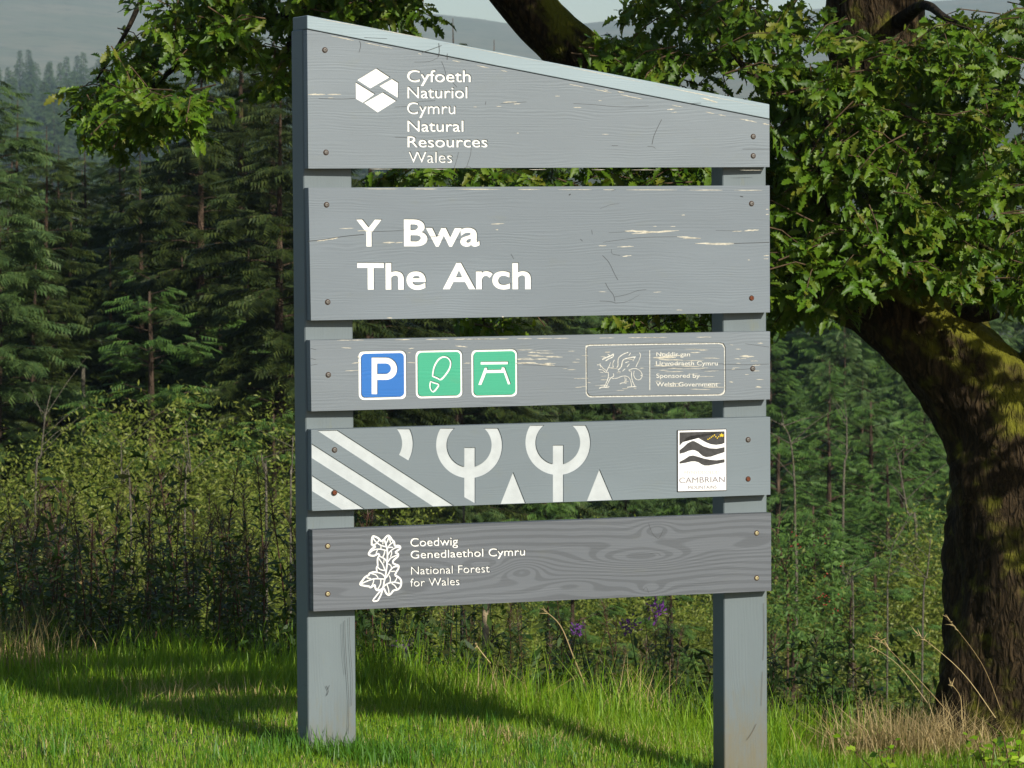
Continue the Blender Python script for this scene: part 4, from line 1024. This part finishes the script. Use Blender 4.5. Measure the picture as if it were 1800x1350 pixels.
HH = dict(tallA=17, tallB=16, tallC=15, midA=9, midB=8, smallA=4.2, far=13)
def P_(kind, u, d, vtop, label, group=None, **k):
    if kind.startswith('tall') and 'wide' not in k: k['wide'] = 1.08
    return plant(kind, u, d, vtop, HH[kind], None, label, group, **k)
GL = 'tall spruces at the dark forest edge'; BACK = [(-230 + 62 * q, 82 + (q * 37 % 13), 250 + (q * 53 % 70)) for q in range(18)]
P_('tallA', 92, 51.5, 215, 'tall spruce with bare reddish trunk near the left edge of the forest', GL)
P_('tallB', 362, 52.8, 60, 'tall dense spruce with pale trunk, left of the sign behind the oak branch', GL)
P_('tallA', 302, 59.4, 180, 'slim dark spruce trunk just left of the pale-trunked spruce', GL)
P_('tallB', 500, 48.8, 95, 'tall spruce partly hidden behind the left post of the sign', GL)
P_('tallC', -20, 47.5, 95, 'bright green spruce at the left edge of the picture', GL, wide=1.1)
P_('tallC', 205, 60.7, 225, 'lower spruce with pale bluish needles between the tall forest trunks', GL)
P_('tallB', 655, 56.8, 140, 'tall spruce seen through the gap right of the left post', GL)
P_('tallA', 800, 69.3, 28, 'spruce whose tip rises above the sloping cap, left of the black limb', GL)
P_('tallA', 862, 79.2, 66, 'small spruce tip above the cap beside the taller tip', GL)
P_('tallC', 945, 82.5, 84, 'spruce tip just above the cap at the foot of the black limb', GL)
P_('tallB', 430, 63.4, 90, 'background spruce behind the two nearest forest trunks', GL)
P_('tallB', 150, 64.7, 240, 'dark background spruce below the far hazy forest', GL)
P_('tallC', 25, 62.7, 170, 'background spruce behind the bright left edge spruce', GL)
P_('tallB', 250, 55.4, 260, 'short dark spruce filling the forest edge under the oak leaves', GL)
ORD = 'first second third fourth fifth sixth seventh eighth ninth tenth eleventh twelfth thirteenth fourteenth fifteenth sixteenth seventeenth eighteenth nineteenth twentieth'.split()
for q, (uu, dd, vt) in enumerate(sorted(((-120, 80, 60), (-190, 88, 140), (110, 92, 250), (215, 96, 240), (720, 98, 330), (560, 90, 200), (900, 110, 420), (1000, 120, 400), (1100, 118, 430), (60, 70, 420), (440, 70, 430), (190, 72, 430), (330, 74, 420), (130, 84, 330), (400, 86, 300), (480, 98, 240), (20, 84, 330), (270, 100, 280), (520, 82, 380), (-60, 76, 300)))):
    P_(random.choice(('tallA', 'tallB', 'tallC')), uu, dd * .72, vt, 'dark spruce deep in the forest edge, ' + ORD[q] + ' from the left among those without bare trunks', 'unremarkable forest edge spruces', wide=1.15)
P_('tallB', 415, 58, 15, 'tallest dark spruce, its crown behind the oak leaves left of the sign', GL, wide=1.25)
P_('tallA', 492, 60, 30, 'very tall spruce close left of the sign, crown among oak leaves', GL, wide=1.25)
P_('tallB', 335, 62, 105, 'broad dark spruce under the hanging oak branch', GL, wide=1.3)
for uu, dd, vt in BACK: P_(random.choice(('tallB', 'tallC')), uu, dd, vt, 'shadowed spruce of the second row behind the forest edge', 'second row of forest spruces', wide=1.25)
GR = 'young spruces on the slope behind the sign and oak'
rows = []
for d0, n_, v0, v1 in ((60, 16, 720, 860), (75, 20, 600, 720), (92, 24, 470, 620), (115, 26, 380, 480), (140, 22, 330, 420)):
    for k in range(n_):
        uu = -250 + (2300) * (k + random.uniform(.1, .9)) / n_
        lift = 60 if uu < 560 else 0
        if uu < 560 and d0 < 110: continue
        rows.append((uu, d0 + random.uniform(-6, 6), random.uniform(v0, v1) + lift))
for uu, dd, vt in rows:
    P_(random.choice(('midA', 'midB', 'midA')), uu, dd, vt, 'young spruce in the dense plantation on the slope', GR)
# single small spruces one can pick out
GS = 'small spruces in front of the forest'
P_('smallA', 262, 46, 505, 'bright lone young spruce on a thin stem above the willow bush', GS, wide=1.35)
for uu, dd, vt, lb in ((385, 52, 535, 'young spruce right of the lone bright spruce by the forest edge'), (480, 44, 720, 'small green spruce beside the left post, right of the willow bush'),
                       (1430, 36, 880, 'young spruce right of the right post, behind the rowan'), (1500, 30, 1010, 'small spruce with bluish tips left of the oak trunk base'), (1395, 27, 1040, 'small spruce close behind the right post'),
                       (1560, 44, 800, 'young spruce behind the thin birch stems'), (1610, 40, 930, 'small spruce right beside the oak trunk'), (1455, 52, 720, 'taller young spruce right of the right post'), (1530, 58, 700, 'young spruce in the middle of the gap between post and oak'), (1590, 50, 760, 'young spruce half hidden by the oak trunk'), (1370, 48, 760, 'young spruce touching the right post outline'), (1540, 34, 960, 'low spruce in front of the birch stems'), (1180, 30, 1020, 'small spruce under the bottom board, left of the right post'), (1010, 34, 930, 'young spruce seen in the lowest gap between boards'), (700, 40, 800, 'young spruce behind the carved board')):
    P_('smallA', uu, dd, vt, lb, GS, wide=random.uniform(1.1, 1.4))
# far forest
for k in range(150):
    uu = -150 + 850 * ((k % 75) + random.random()) / 75; dd = random.uniform(1150, 1400) - (380 if k >= 75 else 0)
    vt = np.interp(uu, [-150, 0, 110, 180, 240, 330, 500, 700], [60, 68, 85, 75, 92, 88, 110, 150]) + random.uniform(0, 46) + (1400 - dd) * .06 + (random.uniform(10, 110) if k >= 75 else 0)
    x = at(uu, 675, dd).x
    plant('far', uu, dd, None, None, random.uniform(1.5, 2.1), 'hazy blue green spruce of the far forest below the hill', 'spruces of the far hazy forest', dz=0)
    rt = [o_ for o_ in C.objects][-1]
    while rt.parent: rt = rt.parent
    top = at(uu, float(vt), dd).z; rt_s = rt.scale[2]; rt.location.z = max(top - 13 * rt_s, float(ground_z(x, dd)) - 3)
for p_, kk in ((p_, kk) for kk, p_ in protos.items()):
    if kk not in used: bpy.data.objects.remove(p_)

# ------------------------------------------------------------------ willow bushes, saplings
BV = np.array([(0, 0, 0), (.5, .17, .03), (1, 0, -.1), (.5, -.17, .03)]); BQ = np.array([(0, 1, 2, 3)])
def willow(seed, H=3.6, Rr=.85, nst=9, nleaf=52000, ls=.030):
    """many upright stems carrying rounded clumps of fine leaf"""
    r_ = np.random.default_rng(seed); st = MB(); cl = []
    for k in range(46):
        a = r_.uniform(0, 6.28); q = math.sqrt(r_.random()); zc = H * (.96 - .30 * q * q) * r_.uniform(.35, 1.0) ** .7
        cl.append((Rr * q * math.cos(a), Rr * q * math.sin(a), zc - .2, r_.uniform(.20, .42)))
    cl = np.array(cl)
    for k in range(0, len(cl), 2):
        c = cl[k, :3]; P = catmull([(c[0] * .12, c[1] * .12, 0), (c[0] * .45 + r_.normal(0, .06), c[1] * .45, c[2] * .5), tuple(c)], 4); tube(st, P, np.linspace(.020, .004, len(P)), 4)
    idx = r_.choice(len(cl), nleaf, p=cl[:, 3] ** 2 / (cl[:, 3] ** 2).sum()); d0 = r_.normal(0, 1, (nleaf, 3)); d0 /= np.linalg.norm(d0, axis=1)[:, None]
    pos = cl[idx, :3] + d0 * (cl[idx, 3] * r_.random(nleaf) ** .3 * r_.uniform(.75, 1.25, nleaf))[:, None] * (1, 1, 1.15); pos[:, 2] = np.clip(pos[:, 2], .05, None)
    d = r_.normal(0, 1, (nleaf, 3)) * (1, 1, .6) + (0, 0, .6); nn = r_.normal(0, .5, (nleaf, 3)) + d0 * .8 + (.2, -.3, .35)
    V, fl = scatter_template(BV, None, BQ, pos, frames(d, nn), ls * r_.uniform(.6, 1.4, nleaf))
    root = empty('willow_bush'); obj('stems', st.mesh('stems'), M['willow_bark'], root)['kind'] = 'stuff'; k = obj('foliage', mesh_np('foliage', V, fl), M['willow'], root); k['kind'] = 'stuff'
    return root
wp = [willow(31), willow(32), willow(33, 3.2, 1.0)]
HW = [3.6, 3.6, 3.2]; wu = set()
def bush(u, d, vtop, label, group='willow bushes below the forest', wide=1.0):
    k = random.randrange(3); x = at(u, 675, d).x; gz = float(ground_z(x, d)); s = (at(u, vtop, d).z - gz) / HW[k] * 1.06
    root = wp[k] if k not in wu else copy_tree(wp[k]); wu.add(k)
    root.location = (x, d, gz - .1); root.rotation_euler = (0, 0, random.uniform(0, 6.28)); root.scale = (s * wide, s * wide, s); setp(root, label, 'bush', group)
bush(190, 34, 670, 'olive green willow bush, left one of the tall pair below the forest')
bush(300, 35, 640, 'tallest olive willow bush under the lone bright spruce')
bush(395, 33, 725, 'rounded willow bush left of the left post')
bush(60, 36, 790, 'sparse willow bush near the left picture edge')
bush(-40, 34, 815, 'willow bush cut by the left picture edge')
bush(130, 28, 850, 'lower willow bush in front at the far left')
bush(470, 30, 850, 'low willow bush close against the left post')
bush(280, 27, 880, 'low willow bush in front of the tall pair')
for q, (uu, dd, vt) in enumerate(sorted(((660, 38, 880), (790, 36, 900), (930, 38, 890), (1080, 36, 930), (1210, 37, 910), (1335, 34, 1000), (1570, 36, 960), (1690, 36, 900), (1860, 38, 840), (700, 25, 1040), (880, 26, 1060), (1290, 26, 1080), (1470, 30, 1060)))):
    bush(uu, dd, vt, 'willow scrub on the slope behind the sign, ' + ORD[q] + ' from the left post', 'willow scrub behind the sign')

def sapling(pts, d, r, label, seed, group='pale bare saplings', twn=7, mat='pale_bark', name='bare_sapling'):
    r_ = np.random.default_rng(seed); P = np.array([np.array(at(u, v, d)) for u, v in pts]); base = P[0].copy(); gz = float(ground_z(base[0], d)) - .1
    P = np.concatenate([[[base[0], base[1], gz]], P]) if base[2] > gz + .2 else P
    B0 = P[0].copy(); Q = catmull(P - B0, 5); root = empty(name, B0); setp(root, label, 'tree', group)
    mb = MB(); r *= .6; tube(mb, Q, np.linspace(r, r * .3, len(Q)), 6); obj('stem', mb.mesh('stem', True), M[mat], root)
    tb = MB()
    for k in range(twn):
        i_ = r_.integers(len(Q) // 2, len(Q)); L = r_.uniform(.15, .5); a = r_.uniform(0, 6.28); dv = np.array((math.cos(a), math.sin(a), r_.uniform(.2, 1))) * L
        tube(tb, [Q[i_], Q[i_] + dv * .5 + (0, 0, .02), Q[i_] + dv], [r * .3, r * .2, r * .08], 4)
    if twn: obj('twigs', tb.mesh('twigs'), M[mat], root)['kind'] = 'stuff'
    return root
sapling([(62, 900), (72, 800), (80, 730), (92, 680)], 30, .018, 'thin pale leaning stem near the left edge, below the forest', 1)
sapling([(230, 900), (215, 850), (213, 780)], 28, .018, 'pale curved stem in the middle of the willow bushes', 2)
sapling([(325, 890), (335, 830), (326, 740)], 28, .016, 'thin pale stem right of centre in the willow bushes', 3)
sapling([(468, 890), (464, 830), (459, 797)], 27, .020, 'short broken pale stem left of the left post', 4, twn=1)
sapling([(511, 900), (513, 830), (515, 765)], 26, .016, 'straight pale stem right beside the left post', 5, twn=3)
sapling([(452, 735), (447, 700), (440, 680)], 50, .025, 'bare dead stem in front of the dark forest by the small spruce', 6)
sapling([(1400, 1050), (1398, 960), (1396, 840), (1388, 770), (1372, 742)], 32, .026, 'thin grey sapling with bent tip right of the right post', 7, twn=9)
sapling([(1482, 900), (1488, 800), (1488, 730)], 48, .035, 'straight brown bare stem left of the oak trunk', 8, twn=6)
sapling([(1612, 980), (1595, 900), (1578, 800)], 40, .035, 'leaning pale birch stem beside the oak trunk', 9, twn=9)
sapling([(1560, 1110), (1560, 1030), (1568, 960)], 28, .014, 'thin pale birch stem left of the oak base', 10)
sapling([(1622, 1100), (1630, 1010), (1636, 945)], 27, .016, 'pale forked birch stem touching the oak trunk outline', 11)
sapling([(1500, 1080), (1492, 1030), (1480, 1000)], 29, .012, 'slim twisted grey stem between the right post and the oak', 12)
sn = sapling([(146, 720), (147, 680), (147, 645)], 48, .06, 'pale broken snag at the foot of the forest', 13, twn=0, name='broken_snag')
# rowan with red berries
row = sapling([(1385, 1080), (1378, 1000), (1366, 930)], 25, .016, 'slim rowan with scattered red berries behind the right post', 14, None, 12, 'twig', 'rowan_sapling')
rb = np.array(row.location); mb = MB(); lv = []
ICO = np.array([(0, 0, 1), (.9, 0, .3), (.28, .85, .3), (-.73, .53, .3), (-.73, -.53, .3), (.28, -.85, .3), (0, 0, -1)])
ICT = np.array([(0, 1, 2), (0, 2, 3), (0, 3, 4), (0, 4, 5), (0, 5, 1), (6, 2, 1), (6, 3, 2), (6, 4, 3), (6, 5, 4), (6, 1, 5)])
for k in range(15):
    c = np.array(at(random.uniform(1358, 1475), random.uniform(925, 1120), 25 + random.uniform(-.35, .35))) - rb
    for q in range(random.randint(2, 6)): mb.add(ICO * random.uniform(.005, .008) + c + np.array([random.gauss(0, .018) for _ in range(3)]), T=ICT)
obj('berries', mb.mesh('berries', True), M['berry'], row)['kind'] = 'stuff'
nl = 1500
pos = np.array([np.array(at(random.uniform(1355, 1480), random.uniform(925, 1150), 25 + random.uniform(-.35, .35))) - rb for _ in range(nl)])
V, fl = scatter_template(BV, None, BQ, pos, frames(rng.normal(0, 1, (nl, 3)), rng.normal(0, .6, (nl, 3)) + (0, -.2, .7)), rng.uniform(.03, .06, nl))
obj('foliage', mesh_np('foliage', V, fl), M['spruce_young'], row)['kind'] = 'stuff'

# ------------------------------------------------------------------ tall herbs along the lawn's edge
def willowherb(seed, H=1.0, seedy=True):
    r_ = np.random.default_rng(seed); root = empty('willowherb')
    lean = r_.normal(0, .12, 2); P = catmull([(0, 0, 0), (lean[0] * .3, lean[1] * .3, H * .5), (lean[0], lean[1], H)], 6)
    mb = MB(); tube(mb, P, np.linspace(.0055, .0015, len(P)), 4); obj('stem', mb.mesh('stem'), M['herb_stem'], root)
    n = 120; t = r_.uniform(.05, .82, n); base = np.stack([np.interp(t, np.linspace(0, 1, len(P)), P[:, q]) for q in range(3)], -1)
    a = r_.uniform(0, 6.28, n); d = np.stack([np.cos(a), np.sin(a), r_.uniform(-.5, .6, n)], -1); nn = np.array((0, 0, 1.)) + r_.normal(0, .35, (n, 3))
    V, fl = scatter_template(BV * (1, .55, 1.6), None, BQ, base, frames(d, nn), r_.uniform(.05, .12, n) * (1.15 - t * .5))
    obj('leaves', mesh_np('leaves', V, fl), M['herb'], root)['kind'] = 'stuff'
    if seedy:
        n = 70; t = r_.uniform(.68, 1.0, n); base = np.stack([np.interp(t, np.linspace(0, 1, len(P)), P[:, q]) for q in range(3)], -1)
        a = r_.uniform(0, 6.28, n); d = np.stack([np.cos(a) * .6, np.sin(a) * .6, r_.uniform(.2, 1.2, n)], -1)
        V, fl = scatter_template(np.array([(0, -.02, 0), (1, 0, .08), (0, .02, 0)]), np.array([(0, 1, 2)]), None, base, frames(d, r_.normal(0, 1, (n, 3))), r_.uniform(.05, .10, n))
        obj('seed_head', mesh_np('seed_head', V, fl), M['seed'], root)['kind'] = 'stuff'
    return root
hp = [willowherb(50 + k, 1.0, k != 4) for k in range(5)]; hu = set()
def herb(x, y, s, label, group):
    k = random.randrange(5); root = hp[k] if k not in hu else copy_tree(hp[k]); hu.add(k)
    root.location = (x, y, float(ground_z(x, y)) - .02); root.rotation_euler = (random.gauss(0, .08), random.gauss(0, .08), random.uniform(0, 6.28)); root.scale = (s * 1.05, s * 1.05, s)
    setp(root, label, 'plant', group)
for k in range(200):
    x = random.uniform(-2.4, -0.45); y = random.uniform(13.2, 16.4); herb(x, y, random.uniform(.45, .8) + .14 * (y - 13.2), 'dark seeding willowherb stem in the thicket left of the sign', 'willowherb thicket left of the sign')
for k in range(80):
    x = random.uniform(-.45, 1.15); y = random.uniform(13.2, 15.8); herb(x, y, random.uniform(.3, .52) + .12 * (y - 13.2), 'willowherb stem in the undergrowth seen below the bottom board', 'willowherb under the sign')
for k in range(26):
    x = random.uniform(1.0, 2.6); y = random.uniform(13.3, 15.8); herb(x, y, random.uniform(.22, .42) + .1 * (y - 13.2), 'willowherb stem in the undergrowth between right post and oak', 'willowherb beside the oak')
# rough low growth under the herbs
n = 52000; px = rng.uniform(-3.0, 3.2, n); py = rng.uniform(13.05, 18.5, n); pz = ground_z(px, py) + rng.random(n) ** 1.3 * np.where(px < -.4, .85, .45) * (.6 + .4 * np.sin(px * 5 + py * 3))
d = rng.normal(0, 1, (n, 3)) + (0, 0, .4)
V, fl = scatter_template(BV * (1, .9, 1), None, BQ, np.stack([px, py, pz], -1), frames(d, rng.normal(0, .5, (n, 3)) + (0, 0, .8)), rng.uniform(.025, .07, n))
setp(obj('undergrowth', mesh_np('undergrowth', V, fl), M['herb']), 'dark leafy undergrowth between the lawn and the bushes', 'undergrowth', kind='stuff')

# ------------------------------------------------------------------ grass
GBV = np.array([(0, -.5, 0), (0, .5, 0), (.12, -.36, .55), (.12, .36, .55), (.45, 0, 1.0)]); GBQ = np.array([(0, 1, 3, 2)]); GBT = np.array([(2, 3, 4)])
def blades(x, y, h, w, lean=.5, seed=0):
    r_ = np.random.default_rng(seed); n = len(x); a = r_.uniform(0, 6.28, n); b_ = a + r_.normal(0, .5, n)
    V = np.empty((n, 5, 3)); T = GBV[None]
    ln = r_.uniform(.1, 1.0, n) * lean
    off = T[..., 0] * h[:, None] * (ln * 2.2)[:, None]
    wd = T[..., 1] * w[:, None]
    V[..., 0] = x[:, None] + np.cos(a)[:, None] * off - np.sin(b_)[:, None] * wd
    V[..., 1] = y[:, None] + np.sin(a)[:, None] * off + np.cos(b_)[:, None] * wd
    V[..., 2] = (ground_z(x, y) - .004)[:, None] + T[..., 2] * h[:, None] * np.sqrt(np.clip(1 - (ln * .5) ** 2, .2, 1))[:, None]
    o5_ = (np.arange(n) * 5)[:, None, None]
    return V.reshape(-1, 3), (GBT[None] + o5_).reshape(-1, 3), (GBQ[None] + o5_).reshape(-1, 4)
def grass_obj(name, x, y, h, w, mat, lean, seed, label):
    V, T, Q = blades(x, y, h, w, lean, seed)
    return setp(obj(name, mesh_np(name, V, [T, Q]), mat), label, 'grass', kind='stuff')
n = 265000
x = rng.uniform(-3.4, 3.4, n); y = rng.uniform(9.4, 13.4, n); keep = np.abs(x) < 1.2 + .17 * y
x, y = x[keep], y[keep]
patch = np.sin(x * 3.1 + 1.2 * np.sin(y * 2.3)) * np.sin(y * 3.7 + x) 
h = rng.uniform(.022, .055, len(x)) * (1 + .25 * patch) * np.interp(y, [9, 11.2, 12.0, 12.8, 13.5], [.8, .85, 1.3, 1.9, 2.2])
dry = rng.random(len(x)) < .08 + .16 * (patch > .40)
grass_obj('lawn_grass', x[~dry], y[~dry], h[~dry], rng.uniform(.0016, .0033, (~dry).sum()), M['grass'], .6, 5, 'short sunlit green lawn around the foot of the sign')
grass_obj('dry_lawn_grass', x[dry], y[dry], h[dry] * .75, rng.uniform(.002, .0035, dry.sum()), M['straw'], .9, 6, 'yellowed dry blades scattered through the lawn')
# rank tufts and clover in the turf
tn = 420; tx = rng.uniform(-2.8, 2.8, tn); ty = rng.uniform(10.2, 12.6, tn); th_ = rng.uniform(.035, .085, tn); tx[:60] = rng.choice([-.52, .70], 60) + rng.normal(0, .10, 60); ty[:60] = np.where(tx[:60] < 0, 10.92, 11.38) + rng.normal(0, .07, 60)
kx = np.repeat(tx, 38) + rng.normal(0, .035, tn * 38); ky = np.repeat(ty, 38) + rng.normal(0, .035, tn * 38)
grass_obj('turf_tufts', kx, ky, np.repeat(th_, 38) * rng.uniform(.5, 1.2, tn * 38), rng.uniform(.0025, .005, tn * 38), M['tuft'], .8, 11, 'darker lush tufts standing up from the lawn')
cn = 60; qx = np.repeat(rng.uniform(-2.6, 2.6, cn), 90) + rng.normal(0, .10, cn * 90); qy = np.repeat(rng.uniform(10.3, 12.3, cn), 90) + rng.normal(0, .10, cn * 90); qn = len(qx)
V, fl = scatter_template(BV * (1, 2.3, 1), None, BQ, np.stack([qx, qy, ground_z(qx, qy) + rng.uniform(.008, .03, qn)], -1), frames(rng.normal(0, 1, (qn, 3)) * (1, 1, .2), rng.normal(0, .3, (qn, 3)) + (0, -.2, 1)), rng.uniform(.008, .016, qn))
setp(obj('clover', mesh_np('clover', V, fl), M['tuft']), 'small clover leaves low in the lawn', 'clover', kind='stuff')
# long grass at the lawn's edge
cx = rng.uniform(-3, 3, 420); cy = 13.35 - 1.25 * rng.random(420) ** 1.3; ch = rng.uniform(.07, .27, 420) * np.interp(cy, [12.1, 12.6, 13.4], [.5, .85, 1.1])
kx = np.repeat(cx, 55) + rng.normal(0, .06, 420 * 55); ky = np.repeat(cy, 55) + rng.normal(0, .06, 420 * 55); kh = np.repeat(ch, 55) * rng.uniform(.4, 1.15, 420 * 55)
ok_ = ~((np.abs(kx - 1.30) < .36) & (ky < 12.75)); kx, ky, kh = kx[ok_], ky[ok_], kh[ok_]
grass_obj('long_grass', kx, ky, kh, rng.uniform(.002, .0045, len(kx)), M['grass'], .75, 7, 'long uncut green grass along the edge of the lawn')
# dry tussocks, each a clump of its own
def tussock(u, d, label, h=.16, n=150, spread=.10, lean=1.0, seed=1, mat='straw'):
    r_ = np.random.default_rng(seed); x0_, y0_ = at(u, 1200, d).x, d; xx = x0_ + r_.normal(0, spread, n); yy = y0_ + r_.normal(0, spread * .6, n)
    V, T, Q = blades(xx, yy, r_.uniform(.4, 1.1, n) * h, r_.uniform(.0018, .004, n), lean, seed)
    B0 = np.array((x0_, y0_, float(ground_z(x0_, y0_)))); o_ = empty('dry_grass_tussock', B0); obj('blades', mesh_np('blades', V - B0, [T, Q]), M[mat], o_)['kind'] = 'stuff'
    setp(o_, label, 'grass tuft', 'dry grass tussocks at the lawn edge'); return o_
tussock(1575, 12.55, 'largest heap of pale straw left of the oak base', .23, 900, .12, 1.5, 1)
tussock(1660, 12.5, 'straw tuft against the foot of the oak', .22, 340, .07, 1.4, 2)
tussock(15, 12.75, 'tawny dry tuft at the left picture edge', .26, 300, .12, .8, 3)
tussock(330, 12.1, 'flattened yellow tuft in the sunlit gap left of the sign', .10, 300, .14, 1.2, 4)
tussock(920, 11.75, 'small flattened straw patch between the two posts', .06, 320, .13, 1.3, 5)
tussock(1120, 12.9, 'dry seeding grass left of the right post', .26, 60, .06, .6, 6)
tussock(880, 12.8, 'dry leaning grass in the middle, beyond the lawn', .20, 90, .16, 1.3, 7)
tussock(1740, 12.45, 'thin straw tuft in front of the oak trunk', .16, 140, .10, .9, 8)
# long straws
def straw(pts, d, r, label, seed):
    P = np.array([np.array(at(u, v, d)) for u, v in pts]); B0 = P[0].copy(); root = empty('dry_stalk', B0); r *= .62; mb = MB(); Q = catmull(P - B0, 5); tube(mb, Q, np.linspace(r, r * .5, len(Q)), 5)
    obj('stem', mb.mesh('stem'), M['straw'], root); hb = MB(); r_ = np.random.default_rng(seed)
    for k in range(10):
        p = Q[-1] + (Q[-3] - Q[-1]) * k / 10; dv = r_.normal(0, .010, 3) + (Q[-1] - Q[-3]) * .25; tube(hb, [p, p + dv], [.0022, .0006], 3)
    obj('seed_head', hb.mesh('seed_head'), M['straw'], root); setp(root, label, 'stalk', 'dry stalks along the lawn edge')
straw([(1036, 1222), (1010, 1160), (985, 1100), (955, 1072)], 13.2, .0048, 'thick straw coloured stalk leaning left under the bottom board', 1)
straw([(862, 1166), (846, 1146), (836, 1132)], 13.2, .004, 'short broken straw stalk in the middle of the undergrowth', 2)
straw([(1675, 1262), (1620, 1200), (1540, 1118)], 12.5, .0028, 'long straw leaning left in front of the oak base', 3)
straw([(1750, 1262), (1690, 1180), (1610, 1112)], 12.3, .0026, 'long straw crossing the oak trunk low down', 4)
straw([(1760, 1250), (1725, 1165), (1665, 1085)], 12.4, .0022, 'fine green straw crossing the oak trunk higher up', 5)
straw([(1690, 1265), (1688, 1225), (1670, 1200)], 12.4, .0026, 'short bent straw at the foot of the oak', 6)
straw([(1630, 1235), (1580, 1170), (1530, 1135)], 12.7, .0022, 'thin straw between the straw heap and the oak', 7)
straw([(200, 1130), (160, 1060), (140, 1020)], 13.4, .0025, 'pale grass stalk in the dark thicket at left', 8)
straw([(60, 1135), (90, 1090), (95, 1080)], 13.0, .0022, 'bent straw beside the tawny left tuft', 9)
# purple flowers
PV = np.array([(0, 0, 0), (.8, .16, .1), (1, 0, .35), (.8, -.16, .1)])
def flower(u, v, d, label, seed, s=1.0):
    top = np.array(at(u, v, d)); gz = float(ground_z(top[0], d)); r_ = np.random.default_rng(seed); B0 = np.array((top[0] + .04, d, gz)); root = empty('purple_flower', B0)
    mb = MB(); tube(mb, catmull([(0, 0, 0), (-.01, 0, (top[2] - gz) * .6), tuple(top - B0)], 4), .0022, 4); obj('stem', mb.mesh('stem'), M['herb'], root)
    n = 60; d_ = r_.normal(0, 1, (n, 3)) + (0, 0, .6); V, fl = scatter_template(PV, None, BQ, np.tile(top - B0, (n, 1)) + r_.normal(0, .014 * s, (n, 3)), frames(d_, r_.normal(0, 1, (n, 3))), r_.uniform(.012, .028, n) * s)
    obj('flower_head', mesh_np('flower_head', V, fl), M['purple'], root); setp(root, label, 'flower', 'purple flowers under the bottom board')
flower(710, 1132, 13.8, 'purple flower right of the left post, lowest of the four', 1, 1.2)
flower(1015, 1107, 14.0, 'small purple flower in the middle under the bottom board', 2, .8)
flower(1106, 1102, 13.9, 'purple flower left of the right post, lower of the two there', 3, 1.0)
flower(1152, 1074, 13.9, 'purple flower just under the bottom board near the right post', 4, 1.2)
# leafy weeds at the oak's foot
def weed(u, v, d, label, seed, s=1.0):
    c = np.array(at(u, v, d)); gz = float(ground_z(c[0], d)); root = empty('leafy_weed', (c[0], d, gz)); r_ = np.random.default_rng(seed); n = 26; H = max(.05, c[2] - gz)
    mb = MB(); P = []
    for k in range(5):
        e = np.array((r_.normal(0, .06), r_.normal(0, .05), H * r_.uniform(.6, 1.1))) ; tube(mb, [(0, 0, 0), e * .6, e], [.002, .0016, .001], 3); P += [e * t for t in np.linspace(.5, 1, 6)]
    obj('stem', mb.mesh('stem'), M['herb_stem'], root); P = np.array(P); n = len(P); V, fl = scatter_template(BV * (1, 1.9, 1), None, BQ, P, frames(r_.normal(0, 1, (n, 3)) * (1, 1, .3), r_.normal(0, .3, (n, 3)) + (0, -.4, .9)), r_.uniform(.035, .06, n) * s)
    obj('leaves', mesh_np('leaves', V, fl), M['grass'], root)['kind'] = 'stuff'; setp(root, label, 'plant', 'leafy weeds by the oak')
weed(1740, 1275, 11.9, 'bright leafy weed in front of the oak trunk', 1, .75)
weed(1565, 1300, 11.8, 'small leafy weed below the straw heap', 2, .55)
weed(1690, 1325, 11.4, 'low leafy weed at the lower right of the picture', 3, .6)
weed(1785, 1300, 11.7, 'leafy weed at the right picture edge below the oak', 4, .7)
# young tree in a green mesh guard
gp = np.array(at(825, 1180, 15.2)); gz = float(ground_z(gp[0], 15.2)); guard = empty('tree_guard', (gp[0], 15.2, gz)); setp(guard, 'green wire mesh guard with pale stake in the undergrowth below the bottom board', 'tree guard')
mb = MB(); rg = .085; Hg = 1.6 - (1040 - 344) / F_PX * 15.2 - gz
a = np.linspace(0, 2 * np.pi, 15)
for z_ in np.arange(.05, Hg, .07): tube(mb, np.stack([rg * np.cos(a), rg * np.sin(a), np.full(15, z_)], -1), .0016, 3, cap=False)
for q in a[:-1]: tube(mb, [(rg * math.cos(q), rg * math.sin(q), 0), (rg * math.cos(q), rg * math.sin(q), Hg)], .0016, 3)
obj('wire_mesh', mb.mesh('wire_mesh'), M['guard'], guard)
mb = MB(); mb.box(.055, .08, -.11, -.085, 0, Hg + .05); obj('stake', mb.mesh('stake'), M['stake'], guard)
mb = MB(); tube(mb, [(-.03, 0, 0), (-.03, 0, Hg), (-.02, 0, Hg + .5)], [.008, .007, .003], 6); obj('stem', mb.mesh('stem'), M['pale_bark'], guard)

# ------------------------------------------------------------------ hazy air
mb = MB(); mb.box(-2000, 2000, -60, 4150, -60, 300)
hz = obj('haze', mb.mesh('haze')); m = bpy.data.materials.new('haze_air'); m.use_nodes = True; t = m.node_tree
t.nodes.remove(t.nodes['Principled BSDF']); pv = t.nodes.new('ShaderNodeVolumePrincipled'); pv.inputs['Color'].default_value = (.58, .80, 1, 1); pv.inputs['Density'].default_value = .00016; pv.inputs['Anisotropy'].default_value = 0.0
t.links.new(pv.outputs[0], t.nodes['Material Output'].inputs['Volume']); hz.data.materials.append(m); setp(hz, 'thin pale haze filling the valley air', 'haze', kind='stuff')
